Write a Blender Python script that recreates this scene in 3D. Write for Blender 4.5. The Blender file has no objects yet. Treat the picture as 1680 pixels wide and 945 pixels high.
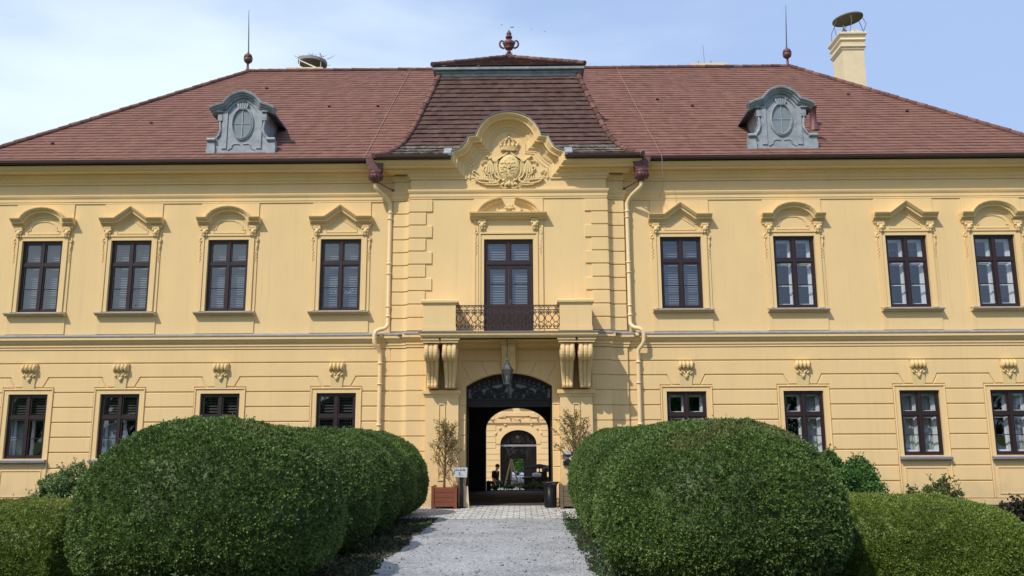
import bpy, math, random
import numpy as np
from mathutils import Vector, Matrix
random.seed(7)
rng = np.random.default_rng(11)
R = math.radians
PI = math.pi
C = bpy.context.scene.collection
GZ = 0.12                                     # ground level in front of the palace

# ------------------------------------------------------------------ camera
cam_d = bpy.data.cameras.new('camera'); cam = bpy.data.objects.new('camera', cam_d); C.objects.link(cam)
bpy.context.scene.camera = cam
cam_d.sensor_width = 36.0; cam_d.lens = 1420 / 1680 * 36; cam_d.clip_start = 0.1; cam_d.clip_end = 2000
def aim(p, y, r):
    f = Vector((math.sin(y) * math.cos(p), math.cos(y) * math.cos(p), math.sin(p)))
    a = Vector((math.cos(y), -math.sin(y), 0)); u = a.cross(f)
    a2 = math.cos(r) * a + math.sin(r) * u; u2 = -math.sin(r) * a + math.cos(r) * u
    return a2, u2, -f
ax = aim(0.18294, -0.011569, -0.004093)
M4 = Matrix((ax[0], ax[1], ax[2])).transposed().to_4x4(); M4.translation = (0.3924, -25.6, 1.75)
cam.matrix_world = M4

# ------------------------------------------------------------------ light
SUN_ELEV, SUN_AZ = R(48), R(37)               # azimuth off the facade normal, towards the left
sd = Vector((math.cos(SUN_ELEV) * math.sin(SUN_AZ), math.cos(SUN_ELEV) * math.cos(SUN_AZ), -math.sin(SUN_ELEV)))
sun_d = bpy.data.lights.new('sun', 'SUN'); sun = bpy.data.objects.new('sun', sun_d); C.objects.link(sun)
sun_d.energy = 3.75; sun_d.angle = R(0.55); sun_d.color = (1.0, 0.93, 0.82)
sun.rotation_euler = sd.to_track_quat('-Z', 'Y').to_euler(); sun.location = (-20, -40, 45)
sc = bpy.context.scene
sc.view_settings.view_transform = 'Standard'; sc.view_settings.look = 'None'
sc.view_settings.exposure = 0.0; sc.view_settings.gamma = 1.0
w = bpy.data.worlds.new('World'); sc.world = w; w.use_nodes = True
nt = w.node_tree; nt.nodes.clear()
N = lambda t: nt.nodes.new(t)
out = N('ShaderNodeOutputWorld'); bg = N('ShaderNodeBackground'); sky = N('ShaderNodeTexSky')
sky.sky_type = 'NISHITA'; sky.sun_disc = False; sky.sun_elevation = SUN_ELEV
sky.sun_rotation = math.atan2(-sd.x, -sd.y)    # where the sun stands, seen from above
sky.air_density = 1.0; sky.dust_density = 2.5; sky.ozone_density = 2.0; sky.altitude = 150
tc = N('ShaderNodeTexCoord'); mp = N('ShaderNodeMapping'); nz = N('ShaderNodeTexNoise'); rp = N('ShaderNodeMapRange')
mp.inputs['Scale'].default_value = (1.0, 1.2, 3.2); mp.inputs['Rotation'].default_value = (0, R(32), 0)
mp.inputs['Location'].default_value = (0.35, 0.0, 0.1)
nz.inputs['Scale'].default_value = 2.1; nz.inputs['Detail'].default_value = 6; nz.inputs['Roughness'].default_value = 0.48
sx = N('ShaderNodeSeparateXYZ'); gr = N('ShaderNodeMapRange')          # haze thickens towards the sun on the left
gr.inputs['From Min'].default_value = 0.35; gr.inputs['From Max'].default_value = -0.55; gr.inputs['To Min'].default_value = -0.16; gr.inputs['To Max'].default_value = 0.10
ad = N('ShaderNodeMath'); ad.operation = 'ADD'
rp.inputs['From Min'].default_value = 0.34; rp.inputs['From Max'].default_value = 0.74; rp.interpolation_type = 'SMOOTHSTEP'
hz = N('ShaderNodeMixRGB'); hz.inputs['Fac'].default_value = 0.80; hz.inputs['Color2'].default_value = (4.3, 5.8, 9.0, 1)     # veil of summer haze
mx = N('ShaderNodeMixRGB'); mx.inputs['Color2'].default_value = (7.4, 8.7, 9.7, 1)     # thin high cloud lit by the sun
nt.links.new(tc.outputs['Generated'], mp.inputs['Vector']); nt.links.new(mp.outputs['Vector'], nz.inputs['Vector'])
nt.links.new(tc.outputs['Generated'], sx.inputs[0]); nt.links.new(sx.outputs['X'], gr.inputs['Value'])
nt.links.new(nz.outputs['Fac'], ad.inputs[0]); nt.links.new(gr.outputs[0], ad.inputs[1])
nt.links.new(ad.outputs[0], rp.inputs['Value']); nt.links.new(rp.outputs[0], mx.inputs['Fac'])
nt.links.new(sky.outputs['Color'], hz.inputs['Color1']); nt.links.new(hz.outputs['Color'], mx.inputs['Color1']); nt.links.new(mx.outputs['Color'], bg.inputs['Color'])
bg.inputs['Strength'].default_value = 0.115
nt.links.new(bg.outputs['Background'], out.inputs['Surface'])

# ------------------------------------------------------------------ materials
def mat(name, col, rough=0.8, spec=0.3, var=0.0, vscale=3.0, bump=0.0, bscale=30.0, metal=0.0, tint=0.0, col2=None, stain=0.0, stain_col=(0.4, 0.4, 0.4), stain_scale=1.0, stretch=(1, 1, 1)):
    m = bpy.data.materials.new(name); m.use_nodes = True; t = m.node_tree
    b = t.nodes['Principled BSDF']; b.inputs['Roughness'].default_value = rough
    b.inputs['Specular IOR Level'].default_value = spec; b.inputs['Metallic'].default_value = metal
    L = t.links.new
    geo = t.nodes.new('ShaderNodeTexCoord')
    cur = t.nodes.new('ShaderNodeRGB'); cur.outputs[0].default_value = (*col, 1); cur = cur.outputs[0]
    if var or col2 or stain or bump:
        mpp = t.nodes.new('ShaderNodeMapping'); mpp.inputs['Scale'].default_value = stretch
        L(geo.outputs['Object'], mpp.inputs['Vector'])
    if col2:
        n = t.nodes.new('ShaderNodeTexNoise'); n.inputs['Scale'].default_value = vscale; n.inputs['Detail'].default_value = 6
        L(mpp.outputs[0], n.inputs['Vector'])
        r = t.nodes.new('ShaderNodeMapRange'); r.inputs['From Min'].default_value = 0.35; r.inputs['From Max'].default_value = 0.65
        L(n.outputs['Fac'], r.inputs['Value'])
        x = t.nodes.new('ShaderNodeMixRGB'); x.inputs['Color2'].default_value = (*col2, 1)
        L(r.outputs[0], x.inputs['Fac']); L(cur, x.inputs['Color1']); cur = x.outputs[0]
    if var:
        n = t.nodes.new('ShaderNodeTexNoise'); n.inputs['Scale'].default_value = vscale * 1.7; n.inputs['Detail'].default_value = 7; n.inputs['Roughness'].default_value = 0.62
        L(mpp.outputs[0], n.inputs['Vector'])
        r = t.nodes.new('ShaderNodeMapRange'); r.inputs['From Min'].default_value = 0.3; r.inputs['From Max'].default_value = 0.7
        r.inputs['To Min'].default_value = 1 - var; r.inputs['To Max'].default_value = 1 + var
        L(n.outputs['Fac'], r.inputs['Value'])
        h = t.nodes.new('ShaderNodeHueSaturation'); L(cur, h.inputs['Color']); L(r.outputs[0], h.inputs['Value']); cur = h.outputs[0]
    if tint:
        a = t.nodes.new('ShaderNodeAttribute'); a.attribute_name = 'tint'
        r = t.nodes.new('ShaderNodeMapRange'); r.inputs['To Min'].default_value = 1 - tint; r.inputs['To Max'].default_value = 1 + tint
        L(a.outputs['Fac'], r.inputs['Value'])
        h = t.nodes.new('ShaderNodeHueSaturation'); L(cur, h.inputs['Color']); L(r.outputs[0], h.inputs['Value']); cur = h.outputs[0]
    if stain:
        n = t.nodes.new('ShaderNodeTexNoise'); n.inputs['Scale'].default_value = stain_scale; n.inputs['Detail'].default_value = 9; n.inputs['Roughness'].default_value = 0.7
        L(mpp.outputs[0], n.inputs['Vector'])
        r = t.nodes.new('ShaderNodeMapRange'); r.inputs['From Min'].default_value = 0.54; r.inputs['From Max'].default_value = 0.72; r.inputs['To Max'].default_value = stain
        L(n.outputs['Fac'], r.inputs['Value'])
        x = t.nodes.new('ShaderNodeMixRGB'); x.inputs['Color2'].default_value = (*stain_col, 1)
        L(r.outputs[0], x.inputs['Fac']); L(cur, x.inputs['Color1']); cur = x.outputs[0]
    L(cur, b.inputs['Base Color'])
    if bump:
        n = t.nodes.new('ShaderNodeTexNoise'); n.inputs['Scale'].default_value = bscale; n.inputs['Detail'].default_value = 4
        L(geo.outputs['Object'], n.inputs['Vector'])
        bp = t.nodes.new('ShaderNodeBump'); bp.inputs['Strength'].default_value = bump; bp.inputs['Distance'].default_value = 0.02
        L(n.outputs['Fac'], bp.inputs['Height']); L(bp.outputs[0], b.inputs['Normal'])
    return m
PL = (0.765, 0.550, 0.278)
M = {}
M['plaster'] = mat('yellow_plaster', PL, 0.9, 0.15, var=0.035, vscale=0.7, bump=0.12, bscale=40, stain=0.16, stain_col=(0.62, 0.46, 0.25), stain_scale=0.8, stretch=(1, 1, 0.45))
M['relief'] = mat('relief_plaster', (0.72, 0.54, 0.27), 0.9, 0.15, var=0.04, vscale=2, bump=0.2, bscale=30)
M['court'] = mat('courtyard_plaster', (0.74, 0.535, 0.28), 0.9, 0.1, var=0.03, vscale=1)
M['tile'] = mat('red_clay_tile', (0.190, 0.094, 0.073), 0.85, 0.2, var=0.12, vscale=1.4, tint=0.15, stain=0.3, stain_col=(0.15, 0.085, 0.07), stain_scale=0.9, bump=0.2, bscale=25)
M['oldtile'] = mat('brown_weathered_tile', (0.104, 0.062, 0.054), 0.9, 0.15, var=0.22, vscale=1.6, tint=0.2, stain=0.4, stain_col=(0.17, 0.125, 0.105), stain_scale=2.3, bump=0.3, bscale=30)
M['moss'] = mat('lichen_tile', (0.13, 0.105, 0.09), 0.95, 0.1, var=0.5, vscale=6, tint=0.4, stain=0.85, stain_col=(0.50, 0.48, 0.44), stain_scale=7, bump=0.4, bscale=30)
M['ridge'] = mat('ridge_clay', (0.155, 0.078, 0.064), 0.85, 0.2, var=0.3, vscale=3, tint=0.3)
M['zinc'] = mat('grey_zinc', (0.28, 0.305, 0.335), 0.55, 0.4, var=0.28, vscale=2.5, stain=0.65, stain_col=(0.40, 0.43, 0.45), stain_scale=3, bump=0.1, bscale=14)
M['lead'] = mat('lead_sheet', (0.25, 0.25, 0.26), 0.6, 0.4, var=0.2, vscale=3, stain=0.4, stain_col=(0.42, 0.42, 0.40), stain_scale=4)
M['gutter'] = mat('dark_brown_gutter', (0.045, 0.022, 0.020), 0.45, 0.5)
M['hopper'] = mat('oxide_red_metal', (0.13, 0.050, 0.048), 0.5, 0.4, var=0.25, vscale=6)
M['frame'] = mat('brown_window_paint', (0.026, 0.012, 0.012), 0.4, 0.5)
M['darkwood'] = mat('dark_gate_wood', (0.022, 0.018, 0.016), 0.55, 0.3, var=0.25, vscale=4)
M['wire'] = mat('dull_copper_wire', (0.36, 0.24, 0.21), 0.5, 0.3)
M['iron'] = mat('black_iron', (0.012, 0.012, 0.013), 0.45, 0.5)
M['rail'] = mat('brown_iron', (0.05, 0.028, 0.026), 0.5, 0.4)
M['white'] = mat('white_paint', (0.84, 0.84, 0.83), 0.5, 0.4)
M['blind'] = mat('blind_slat', (0.17, 0.185, 0.20), 0.5, 0.3)
M['darkblind'] = mat('dark_louvre', (0.06, 0.055, 0.052), 0.5, 0.3)
M['curtain'] = mat('white_curtain', (0.52, 0.54, 0.53), 0.9, 0.1)
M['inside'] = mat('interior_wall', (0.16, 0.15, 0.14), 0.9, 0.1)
M['passage'] = mat('passage_wall', (0.17, 0.14, 0.12), 0.9, 0.1, var=0.15, vscale=1)  # plaster darkened so the base colour carries the passage's shade
M['fanback'] = mat('fanlight_grey', (0.24, 0.245, 0.255), 0.3, 0.5)  # grey painted in for the glass reflection and the vault seen through it
M['steel'] = mat('steel', (0.30, 0.31, 0.32), 0.4, 0.5, metal=0.4)
M['lampmetal'] = mat('dark_lamp_metal', (0.07, 0.075, 0.08), 0.4, 0.5, var=0.2, vscale=6)
M['pipe'] = mat('cream_painted_pipe', (0.80, 0.62, 0.36), 0.5, 0.4, var=0.05, vscale=3)
M['chimney'] = mat('pale_yellow_render', (0.74, 0.60, 0.40), 0.9, 0.1, var=0.05, vscale=2, stain=0.4, stain_col=(0.5, 0.42, 0.26), stain_scale=3)
M['planter'] = mat('red_brown_planter_wood', (0.20, 0.065, 0.034), 0.6, 0.3, var=0.18, vscale=5, stretch=(1, 1, 5))
M['oldwood'] = mat('weathered_wood', (0.155, 0.12, 0.08), 0.85, 0.2, var=0.3, vscale=5, stretch=(1, 1, 5))
M['palewood'] = mat('pale_wood', (0.62, 0.50, 0.33), 0.7, 0.2, var=0.1, vscale=5)
M['black'] = mat('black_plastic', (0.015, 0.016, 0.018), 0.4, 0.4)
M['paper'] = mat('paper', (0.50, 0.51, 0.53), 0.8, 0.1)
M['bark'] = mat('bark', (0.13, 0.085, 0.055), 0.9, 0.1, var=0.3, vscale=9)
M['nest'] = mat('twig', (0.16, 0.14, 0.11), 0.9, 0.1)
M['soil'] = mat('dark_soil', (0.045, 0.036, 0.028), 0.95, 0.1, var=0.4, vscale=5, bump=0.8, bscale=22)
M['skin'] = mat('skin', (0.45, 0.27, 0.19), 0.6, 0.3)
M['cloth'] = mat('dark_cloth', (0.02, 0.02, 0.025), 0.9, 0.1)
M['hair'] = mat('dark_hair', (0.02, 0.014, 0.01), 0.7, 0.3)

def weather(m):
    """faint vertical rain streaks and blotchy damp at the foot of the wall"""
    t = m.node_tree; L = t.links.new; b = t.nodes['Principled BSDF']; cur = b.inputs['Base Color'].links[0].from_socket
    tcn = t.nodes.new('ShaderNodeTexCoord')
    for scl, det, lo, hi, amt, col in (((7, 7, .22), 5, .55, .80, .30, (.50, .37, .21)), ((1.1, 1.1, 1.6), 9, .58, .75, .22, (.80, .63, .40)), ((14, 14, .5), 4, .62, .85, .35, (.46, .35, .22))):
        mp_ = t.nodes.new('ShaderNodeMapping'); mp_.inputs['Scale'].default_value = scl; L(tcn.outputs['Object'], mp_.inputs['Vector'])
        n = t.nodes.new('ShaderNodeTexNoise'); n.inputs['Scale'].default_value = 1.0; n.inputs['Detail'].default_value = det; n.inputs['Roughness'].default_value = .65; L(mp_.outputs[0], n.inputs['Vector'])
        r = t.nodes.new('ShaderNodeMapRange'); r.inputs['From Min'].default_value = lo; r.inputs['From Max'].default_value = hi; r.inputs['To Max'].default_value = amt; L(n.outputs['Fac'], r.inputs['Value'])
        x = t.nodes.new('ShaderNodeMixRGB'); x.inputs['Color2'].default_value = (*col, 1); L(r.outputs[0], x.inputs['Fac']); L(cur, x.inputs['Color1']); cur = x.outputs[0]
    sz = t.nodes.new('ShaderNodeSeparateXYZ'); L(tcn.outputs['Object'], sz.inputs[0])
    n = t.nodes.new('ShaderNodeTexNoise'); n.inputs['Scale'].default_value = 2.2; n.inputs['Detail'].default_value = 7; L(tcn.outputs['Object'], n.inputs['Vector'])
    ma = t.nodes.new('ShaderNodeMath'); ma.operation = 'MULTIPLY_ADD'; ma.inputs[1].default_value = -1.6; L(n.outputs['Fac'], ma.inputs[0]); L(sz.outputs['Z'], ma.inputs[2])
    r = t.nodes.new('ShaderNodeMapRange'); r.inputs['From Min'].default_value = .1; r.inputs['From Max'].default_value = -.75; r.inputs['To Max'].default_value = .5; L(ma.outputs[0], r.inputs['Value'])
    x = t.nodes.new('ShaderNodeMixRGB'); x.inputs['Color2'].default_value = (.42, .34, .22, 1); L(r.outputs[0], x.inputs['Fac']); L(cur, x.inputs['Color1']); L(x.outputs[0], b.inputs['Base Color'])
weather(M['plaster'])

def leafmat(name, c1, c2, rough=0.55, brown=None, zlo=1.7, zhi=2.1, vscale=1.3):
    """leaf colour varies leaf by leaf (tint) and in broad patches; brown marks scorched tips in patches high on the plant"""
    m = bpy.data.materials.new(name); m.use_nodes = True; t = m.node_tree; L = t.links.new
    b = t.nodes['Principled BSDF']; b.inputs['Roughness'].default_value = rough; b.inputs['Specular IOR Level'].default_value = 0.5
    a = t.nodes.new('ShaderNodeAttribute'); a.attribute_name = 'tint'
    x = t.nodes.new('ShaderNodeMixRGB'); x.inputs['Color1'].default_value = (*c1, 1); x.inputs['Color2'].default_value = (*c2, 1)
    L(a.outputs['Fac'], x.inputs['Fac']); cur = x.outputs[0]
    tcn = t.nodes.new('ShaderNodeTexCoord')
    if brown:
        a2 = t.nodes.new('ShaderNodeAttribute'); a2.attribute_name = 'scorch'
        y = t.nodes.new('ShaderNodeMixRGB'); y.inputs['Color2'].default_value = (*brown, 1)
        L(a2.outputs['Fac'], y.inputs['Fac']); L(cur, y.inputs['Color1']); cur = y.outputs[0]
    L(cur, b.inputs['Base Color'])
    tr = t.nodes.new('ShaderNodeBsdfTranslucent'); L(cur, tr.inputs['Color'])
    mxs = t.nodes.new('ShaderNodeMixShader'); mxs.inputs['Fac'].default_value = 0.28
    o = t.nodes['Material Output']; L(b.outputs[0], mxs.inputs[1]); L(tr.outputs[0], mxs.inputs[2]); L(mxs.outputs[0], o.inputs['Surface'])
    return m
M['yew'] = leafmat('yew_leaves', (0.030, 0.064, 0.013), (0.20, 0.31, 0.065), brown=(0.25, 0.185, 0.085))
M['box'] = leafmat('box_leaves', (0.060, 0.100, 0.014), (0.28, 0.37, 0.055), brown=(0.27, 0.24, 0.05))
M['rose'] = leafmat('rose_leaves', (0.06, 0.12, 0.04), (0.22, 0.33, 0.10), brown=(0.2, 0.15, 0.05))
M['shrub'] = leafmat('shrub_leaves', (0.022, 0.075, 0.014), (0.115, 0.25, 0.045))
M['sparse'] = leafmat('bronze_leaves', (0.14, 0.11, 0.03), (0.34, 0.27, 0.09))
M['darkleaf'] = leafmat('dark_leaves', (0.02, 0.024, 0.016), (0.06, 0.05, 0.035))
M['herb'] = leafmat('herb_leaves', (0.07, 0.10, 0.025), (0.22, 0.25, 0.08))
M['ivy'] = leafmat('ivy_leaves', (0.020, 0.045, 0.014), (0.07, 0.12, 0.035))
M['cover'] = leafmat('ground_leaves', (0.025, 0.040, 0.016), (0.075, 0.085, 0.035))
M['grass'] = leafmat('grass_blades', (0.06, 0.11, 0.02), (0.13, 0.20, 0.05))

def glassmat(name, refl=0.16, tintc=(0.75, 0.8, 0.85)):
    m = bpy.data.materials.new(name); m.use_nodes = True; t = m.node_tree; t.nodes.clear(); L = t.links.new
    o = t.nodes.new('ShaderNodeOutputMaterial'); tr = t.nodes.new('ShaderNodeBsdfTransparent'); tr.inputs['Color'].default_value = (*tintc, 1)
    gl = t.nodes.new('ShaderNodeBsdfGlossy'); gl.inputs['Roughness'].default_value = 0.015
    n = t.nodes.new('ShaderNodeTexNoise'); n.inputs['Scale'].default_value = 1.4; n.inputs['Detail'].default_value = 1
    tcn = t.nodes.new('ShaderNodeTexCoord'); L(tcn.outputs['Object'], n.inputs['Vector'])
    bp = t.nodes.new('ShaderNodeBump'); bp.inputs['Strength'].default_value = 0.25; bp.inputs['Distance'].default_value = 0.05
    L(n.outputs['Fac'], bp.inputs['Height']); L(bp.outputs[0], gl.inputs['Normal'])
    fr = t.nodes.new('ShaderNodeLayerWeight'); fr.inputs['Blend'].default_value = 0.5
    pw = t.nodes.new('ShaderNodeMath'); pw.operation = 'POWER'; pw.inputs[1].default_value = 3.0; L(fr.outputs['Facing'], pw.inputs[0])
    ad = t.nodes.new('ShaderNodeMath'); ad.operation = 'MULTIPLY_ADD'; ad.inputs[1].default_value = 0.7; ad.inputs[2].default_value = refl; ad.use_clamp = True
    L(pw.outputs[0], ad.inputs[0])
    mxs = t.nodes.new('ShaderNodeMixShader'); L(ad.outputs[0], mxs.inputs['Fac']); L(tr.outputs[0], mxs.inputs[1]); L(gl.outputs[0], mxs.inputs[2])
    L(mxs.outputs[0], o.inputs['Surface']); return m
M['glass'] = glassmat('window_glass', 0.16, (0.88, 0.91, 0.94))
M['lampglass'] = glassmat('lamp_glass', 0.12, (0.6, 0.62, 0.64))

def gravelmat():
    m = bpy.data.materials.new('pale_gravel'); m.use_nodes = True; t = m.node_tree; L = t.links.new
    b = t.nodes['Principled BSDF']; b.inputs['Roughness'].default_value = 0.95; b.inputs['Specular IOR Level'].default_value = 0.15
    tcn = t.nodes.new('ShaderNodeTexCoord')
    v = t.nodes.new('ShaderNodeTexVoronoi'); v.inputs['Scale'].default_value = 38; L(tcn.outputs['Object'], v.inputs['Vector'])
    r = t.nodes.new('ShaderNodeValToRGB'); r.color_ramp.elements[0].color = (0.23, 0.232, 0.238, 1); r.color_ramp.elements[1].color = (0.41, 0.413, 0.424, 1)
    r.color_ramp.elements[0].position = 0.1; r.color_ramp.elements[1].position = 0.75
    sep = t.nodes.new('ShaderNodeSeparateColor'); L(v.outputs['Color'], sep.inputs[0]); L(sep.outputs[0], r.inputs['Fac'])
    n = t.nodes.new('ShaderNodeTexNoise'); n.inputs['Scale'].default_value = 0.9; n.inputs['Detail'].default_value = 8; n.inputs['Roughness'].default_value = 0.7; L(tcn.outputs['Object'], n.inputs['Vector'])
    mr = t.nodes.new('ShaderNodeMapRange'); mr.inputs['From Min'].default_value = 0.3; mr.inputs['From Max'].default_value = 0.7; mr.inputs['To Min'].default_value = 0.72; mr.inputs['To Max'].default_value = 1.22
    L(n.outputs['Fac'], mr.inputs['Value'])
    h = t.nodes.new('ShaderNodeHueSaturation'); L(r.outputs['Color'], h.inputs['Color']); L(mr.outputs[0], h.inputs['Value']); L(h.outputs[0], b.inputs['Base Color'])
    bp = t.nodes.new('ShaderNodeBump'); bp.inputs['Strength'].default_value = 0.9; bp.inputs['Distance'].default_value = 0.012
    L(v.outputs['Distance'], bp.inputs['Height']); bp.invert = True; L(bp.outputs[0], b.inputs['Normal'])
    return m
M['gravel'] = gravelmat()
def pavermat():
    m = bpy.data.materials.new('stone_pavers'); m.use_nodes = True; t = m.node_tree; L = t.links.new
    b = t.nodes['Principled BSDF']; b.inputs['Roughness'].default_value = 0.85
    tcn = t.nodes.new('ShaderNodeTexCoord'); br = t.nodes.new('ShaderNodeTexBrick'); L(tcn.outputs['Object'], br.inputs['Vector'])
    br.inputs['Scale'].default_value = 1.0; br.inputs['Brick Width'].default_value = 0.30; br.inputs['Row Height'].default_value = 0.36
    br.inputs['Mortar Size'].default_value = 0.014; br.inputs['Mortar Smooth'].default_value = 0.2; br.inputs['Bias'].default_value = 0.0
    br.inputs['Color1'].default_value = (0.40, 0.385, 0.36, 1); br.inputs['Color2'].default_value = (0.56, 0.545, 0.52, 1); br.inputs['Mortar'].default_value = (0.13, 0.13, 0.125, 1)
    n = t.nodes.new('ShaderNodeTexNoise'); n.inputs['Scale'].default_value = 5; n.inputs['Detail'].default_value = 8; L(tcn.outputs['Object'], n.inputs['Vector'])
    mr = t.nodes.new('ShaderNodeMapRange'); mr.inputs['To Min'].default_value = 0.7; mr.inputs['To Max'].default_value = 1.3; L(n.outputs['Fac'], mr.inputs['Value'])
    h = t.nodes.new('ShaderNodeHueSaturation'); L(br.outputs['Color'], h.inputs['Color']); L(mr.outputs[0], h.inputs['Value']); L(h.outputs[0], b.inputs['Base Color'])
    bp = t.nodes.new('ShaderNodeBump'); bp.inputs['Strength'].default_value = 0.6; bp.inputs['Distance'].default_value = 0.01; bp.invert = True
    L(br.outputs['Fac'], bp.inputs['Height']); L(bp.outputs[0], b.inputs['Normal'])
    return m
M['pavers'] = pavermat()

# ------------------------------------------------------------------ helpers
def wloc(o):
    v = Vector((0, 0, 0))
    while o is not None: v += o.location; o = o.parent
    return v
def tag(o, label=None, cat=None, group=None, kind=None):
    if label: o['label'] = label
    if cat: o['category'] = cat
    if group: o['group'] = group
    if kind: o['kind'] = kind
    return o
def thing(name, label, cat, loc=(0, 0, 0), group=None, rz=0):
    o = bpy.data.objects.new(name, None); C.objects.link(o); o.location = loc; o.rotation_euler = (0, 0, rz)
    o.empty_display_size = 0.3
    return tag(o, label, cat, group)
def link(name, me, parent=None, world=True, loc=None):
    o = bpy.data.objects.new(name, me); C.objects.link(o)
    if parent is not None:
        o.parent = parent
        if world: o.location = -wloc(parent)
    if loc is not None: o.location = loc
    return o
class MB:
    def __init__(s): s.v = []; s.f = []; s.t = []; s.sm = []
    def add(s, vs, fs, tint=0.5, smooth=False):
        k = len(s.v); s.v.extend(vs)
        for f in fs: s.f.append([i + k for i in f]); s.t.append(tint); s.sm.append(smooth)
    def box(s, x0, x1, y0, y1, z0, z1, tint=0.5):
        s.add([(x0, y0, z0), (x1, y0, z0), (x1, y1, z0), (x0, y1, z0), (x0, y0, z1), (x1, y0, z1), (x1, y1, z1), (x0, y1, z1)],
              [(0, 3, 2, 1), (4, 5, 6, 7), (0, 1, 5, 4), (1, 2, 6, 5), (2, 3, 7, 6), (3, 0, 4, 7)], tint)
    def quad(s, a, b, c, d, tint=0.5): s.add([a, b, c, d], [(0, 1, 2, 3)], tint)
    def prism(s, poly, y0, y1, tint=0.5, ch=0.0):
        """poly in (x, z) counter-clockwise seen from the front, y0 the front; ch bevels the front edge"""
        n = len(poly)
        if ch > 0:
            q = inset(poly, ch)
            vs = [(x, y0, z) for x, z in q] + [(x, y0 + ch, z) for x, z in poly] + [(x, y1, z) for x, z in poly]
            s.add(vs, [tuple(range(n))] + [(i, (i + 1) % n, n + (i + 1) % n, n + i)[::-1] for i in range(n)] + [(n + i, n + (i + 1) % n, 2 * n + (i + 1) % n, 2 * n + i)[::-1] for i in range(n)], tint)
        else:
            vs = [(x, y0, z) for x, z in poly] + [(x, y1, z) for x, z in poly]
            s.add(vs, [tuple(range(n)), tuple(range(2 * n - 1, n - 1, -1))] + [(i, n + i, n + (i + 1) % n, (i + 1) % n) for i in range(n)], tint)
    def prism_x(s, poly, x0, x1, tint=0.5, smooth=False):
        n = len(poly)
        vs = [(x0, y, z) for y, z in poly] + [(x1, y, z) for y, z in poly]
        s.add(vs, [tuple(range(n)), tuple(range(2 * n - 1, n - 1, -1))], tint)
        s.add(vs, [(i, n + i, n + (i + 1) % n, (i + 1) % n) for i in range(n)], tint, smooth)
    def loft(s, st, closed=True, caps=True, smooth=False, tint=0.5, ring=False):
        n = len(st[0]); k = len(s.v); m = len(st)
        vs = [tuple(p) for q in st for p in q]; fs = []
        for i in range(m if ring else m - 1):
            i2 = (i + 1) % m
            for j in range(n if closed else n - 1):
                j2 = (j + 1) % n
                fs.append((i * n + j, i2 * n + j, i2 * n + j2, i * n + j2))
        s.add(vs, fs, tint, smooth)
        if caps and closed and not ring:
            s.add([tuple(p) for p in st[0]], [tuple(range(n))], tint); s.add([tuple(p) for p in st[-1]], [tuple(range(n - 1, -1, -1))], tint)
    def tube(s, pts, r, n=6, tint=0.5, caps=True, smooth=True):
        pts = [Vector(p) for p in pts]; rs = r if isinstance(r, (list, tuple)) else [r] * len(pts)
        st = []; up = None
        for i, p in enumerate(pts):
            a = pts[max(0, i - 1)]; b = pts[min(len(pts) - 1, i + 1)]; t = (b - a)
            if t.length < 1e-9: t = Vector((0, 0, 1))
            t.normalize()
            if up is None:
                up = Vector((0, 1, 0)) if abs(t.y) < 0.9 else Vector((1, 0, 0))
            sd_ = t.cross(up)
            if sd_.length < 1e-4: sd_ = t.cross(Vector((1, 0, 0.3)))
            sd_.normalize(); up = sd_.cross(t)
            st.append([tuple(p + rs[i] * (math.cos(2 * PI * k / n) * sd_ + math.sin(2 * PI * k / n) * up)) for k in range(n)])
        s.loft(st, True, caps, smooth, tint)
    def lathe(s, prof, cx=0, cy=0, n=16, tint=0.5, smooth=True, a0=0.0):
        st = [[(cx + r * math.cos(a0 + 2 * PI * k / n), cy + r * math.sin(a0 + 2 * PI * k / n), z) for k in range(n)] for r, z in prof]
        s.loft(st, True, True, smooth, tint)
    def ball(s, c, r, n=8, tint=0.5, rot=0.0):
        """ellipsoid at c with radii r, turned by rot in the facade plane"""
        rx, ry, rz = r if isinstance(r, (tuple, list)) else (r, r, r)
        st = []
        cr, sr = math.cos(rot), math.sin(rot)
        for i in range(n // 2 + 1):
            a = -PI / 2 + PI * i / (n // 2)
            a = max(min(a, PI / 2 - 0.05), -PI / 2 + 0.05)
            q = []
            for k in range(n):
                b_ = 2 * PI * k / n; x = rx * math.cos(a) * math.cos(b_); y = ry * math.cos(a) * math.sin(b_); z = rz * math.sin(a)
                q.append((c[0] + x * cr - z * sr, c[1] + y, c[2] + x * sr + z * cr))
            st.append(q)
        s.loft(st, True, True, True, tint)
    def mesh(s, name, m):
        me = bpy.data.meshes.new(name); me.from_pydata(s.v, [], s.f); me.materials.append(m)
        me.polygons.foreach_set('use_smooth', s.sm)
        a = me.attributes.new('tint', 'FLOAT', 'FACE'); a.data.foreach_set('value', np.array(s.t, np.float32))
        me.update(); return me
    def build(s, name, m, parent=None, world=True, loc=None):
        return link(name, s.mesh(name, m), parent, world, loc)
def inset(poly, d):
    n = len(poly); q = []
    area = sum(poly[i][0] * poly[(i + 1) % n][1] - poly[(i + 1) % n][0] * poly[i][1] for i in range(n)); sg = 1 if area > 0 else -1
    for i in range(n):
        p0 = Vector(poly[i - 1]); p = Vector(poly[i]); p1 = Vector(poly[(i + 1) % n])
        e0 = (p - p0).normalized(); e1 = (p1 - p).normalized()
        n0 = Vector((-e0.y, e0.x)) * sg; n1 = Vector((-e1.y, e1.x)) * sg
        b = n0 + n1
        if b.length < 1e-6: b = n0
        b.normalize(); k = d / max(0.3, b.dot(n0)); q.append((p.x + b.x * k, p.y + b.y * k))
    return q
def rect(x0, x1, z0, z1): return [(x0, z0), (x1, z0), (x1, z1), (x0, z1)]
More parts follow.
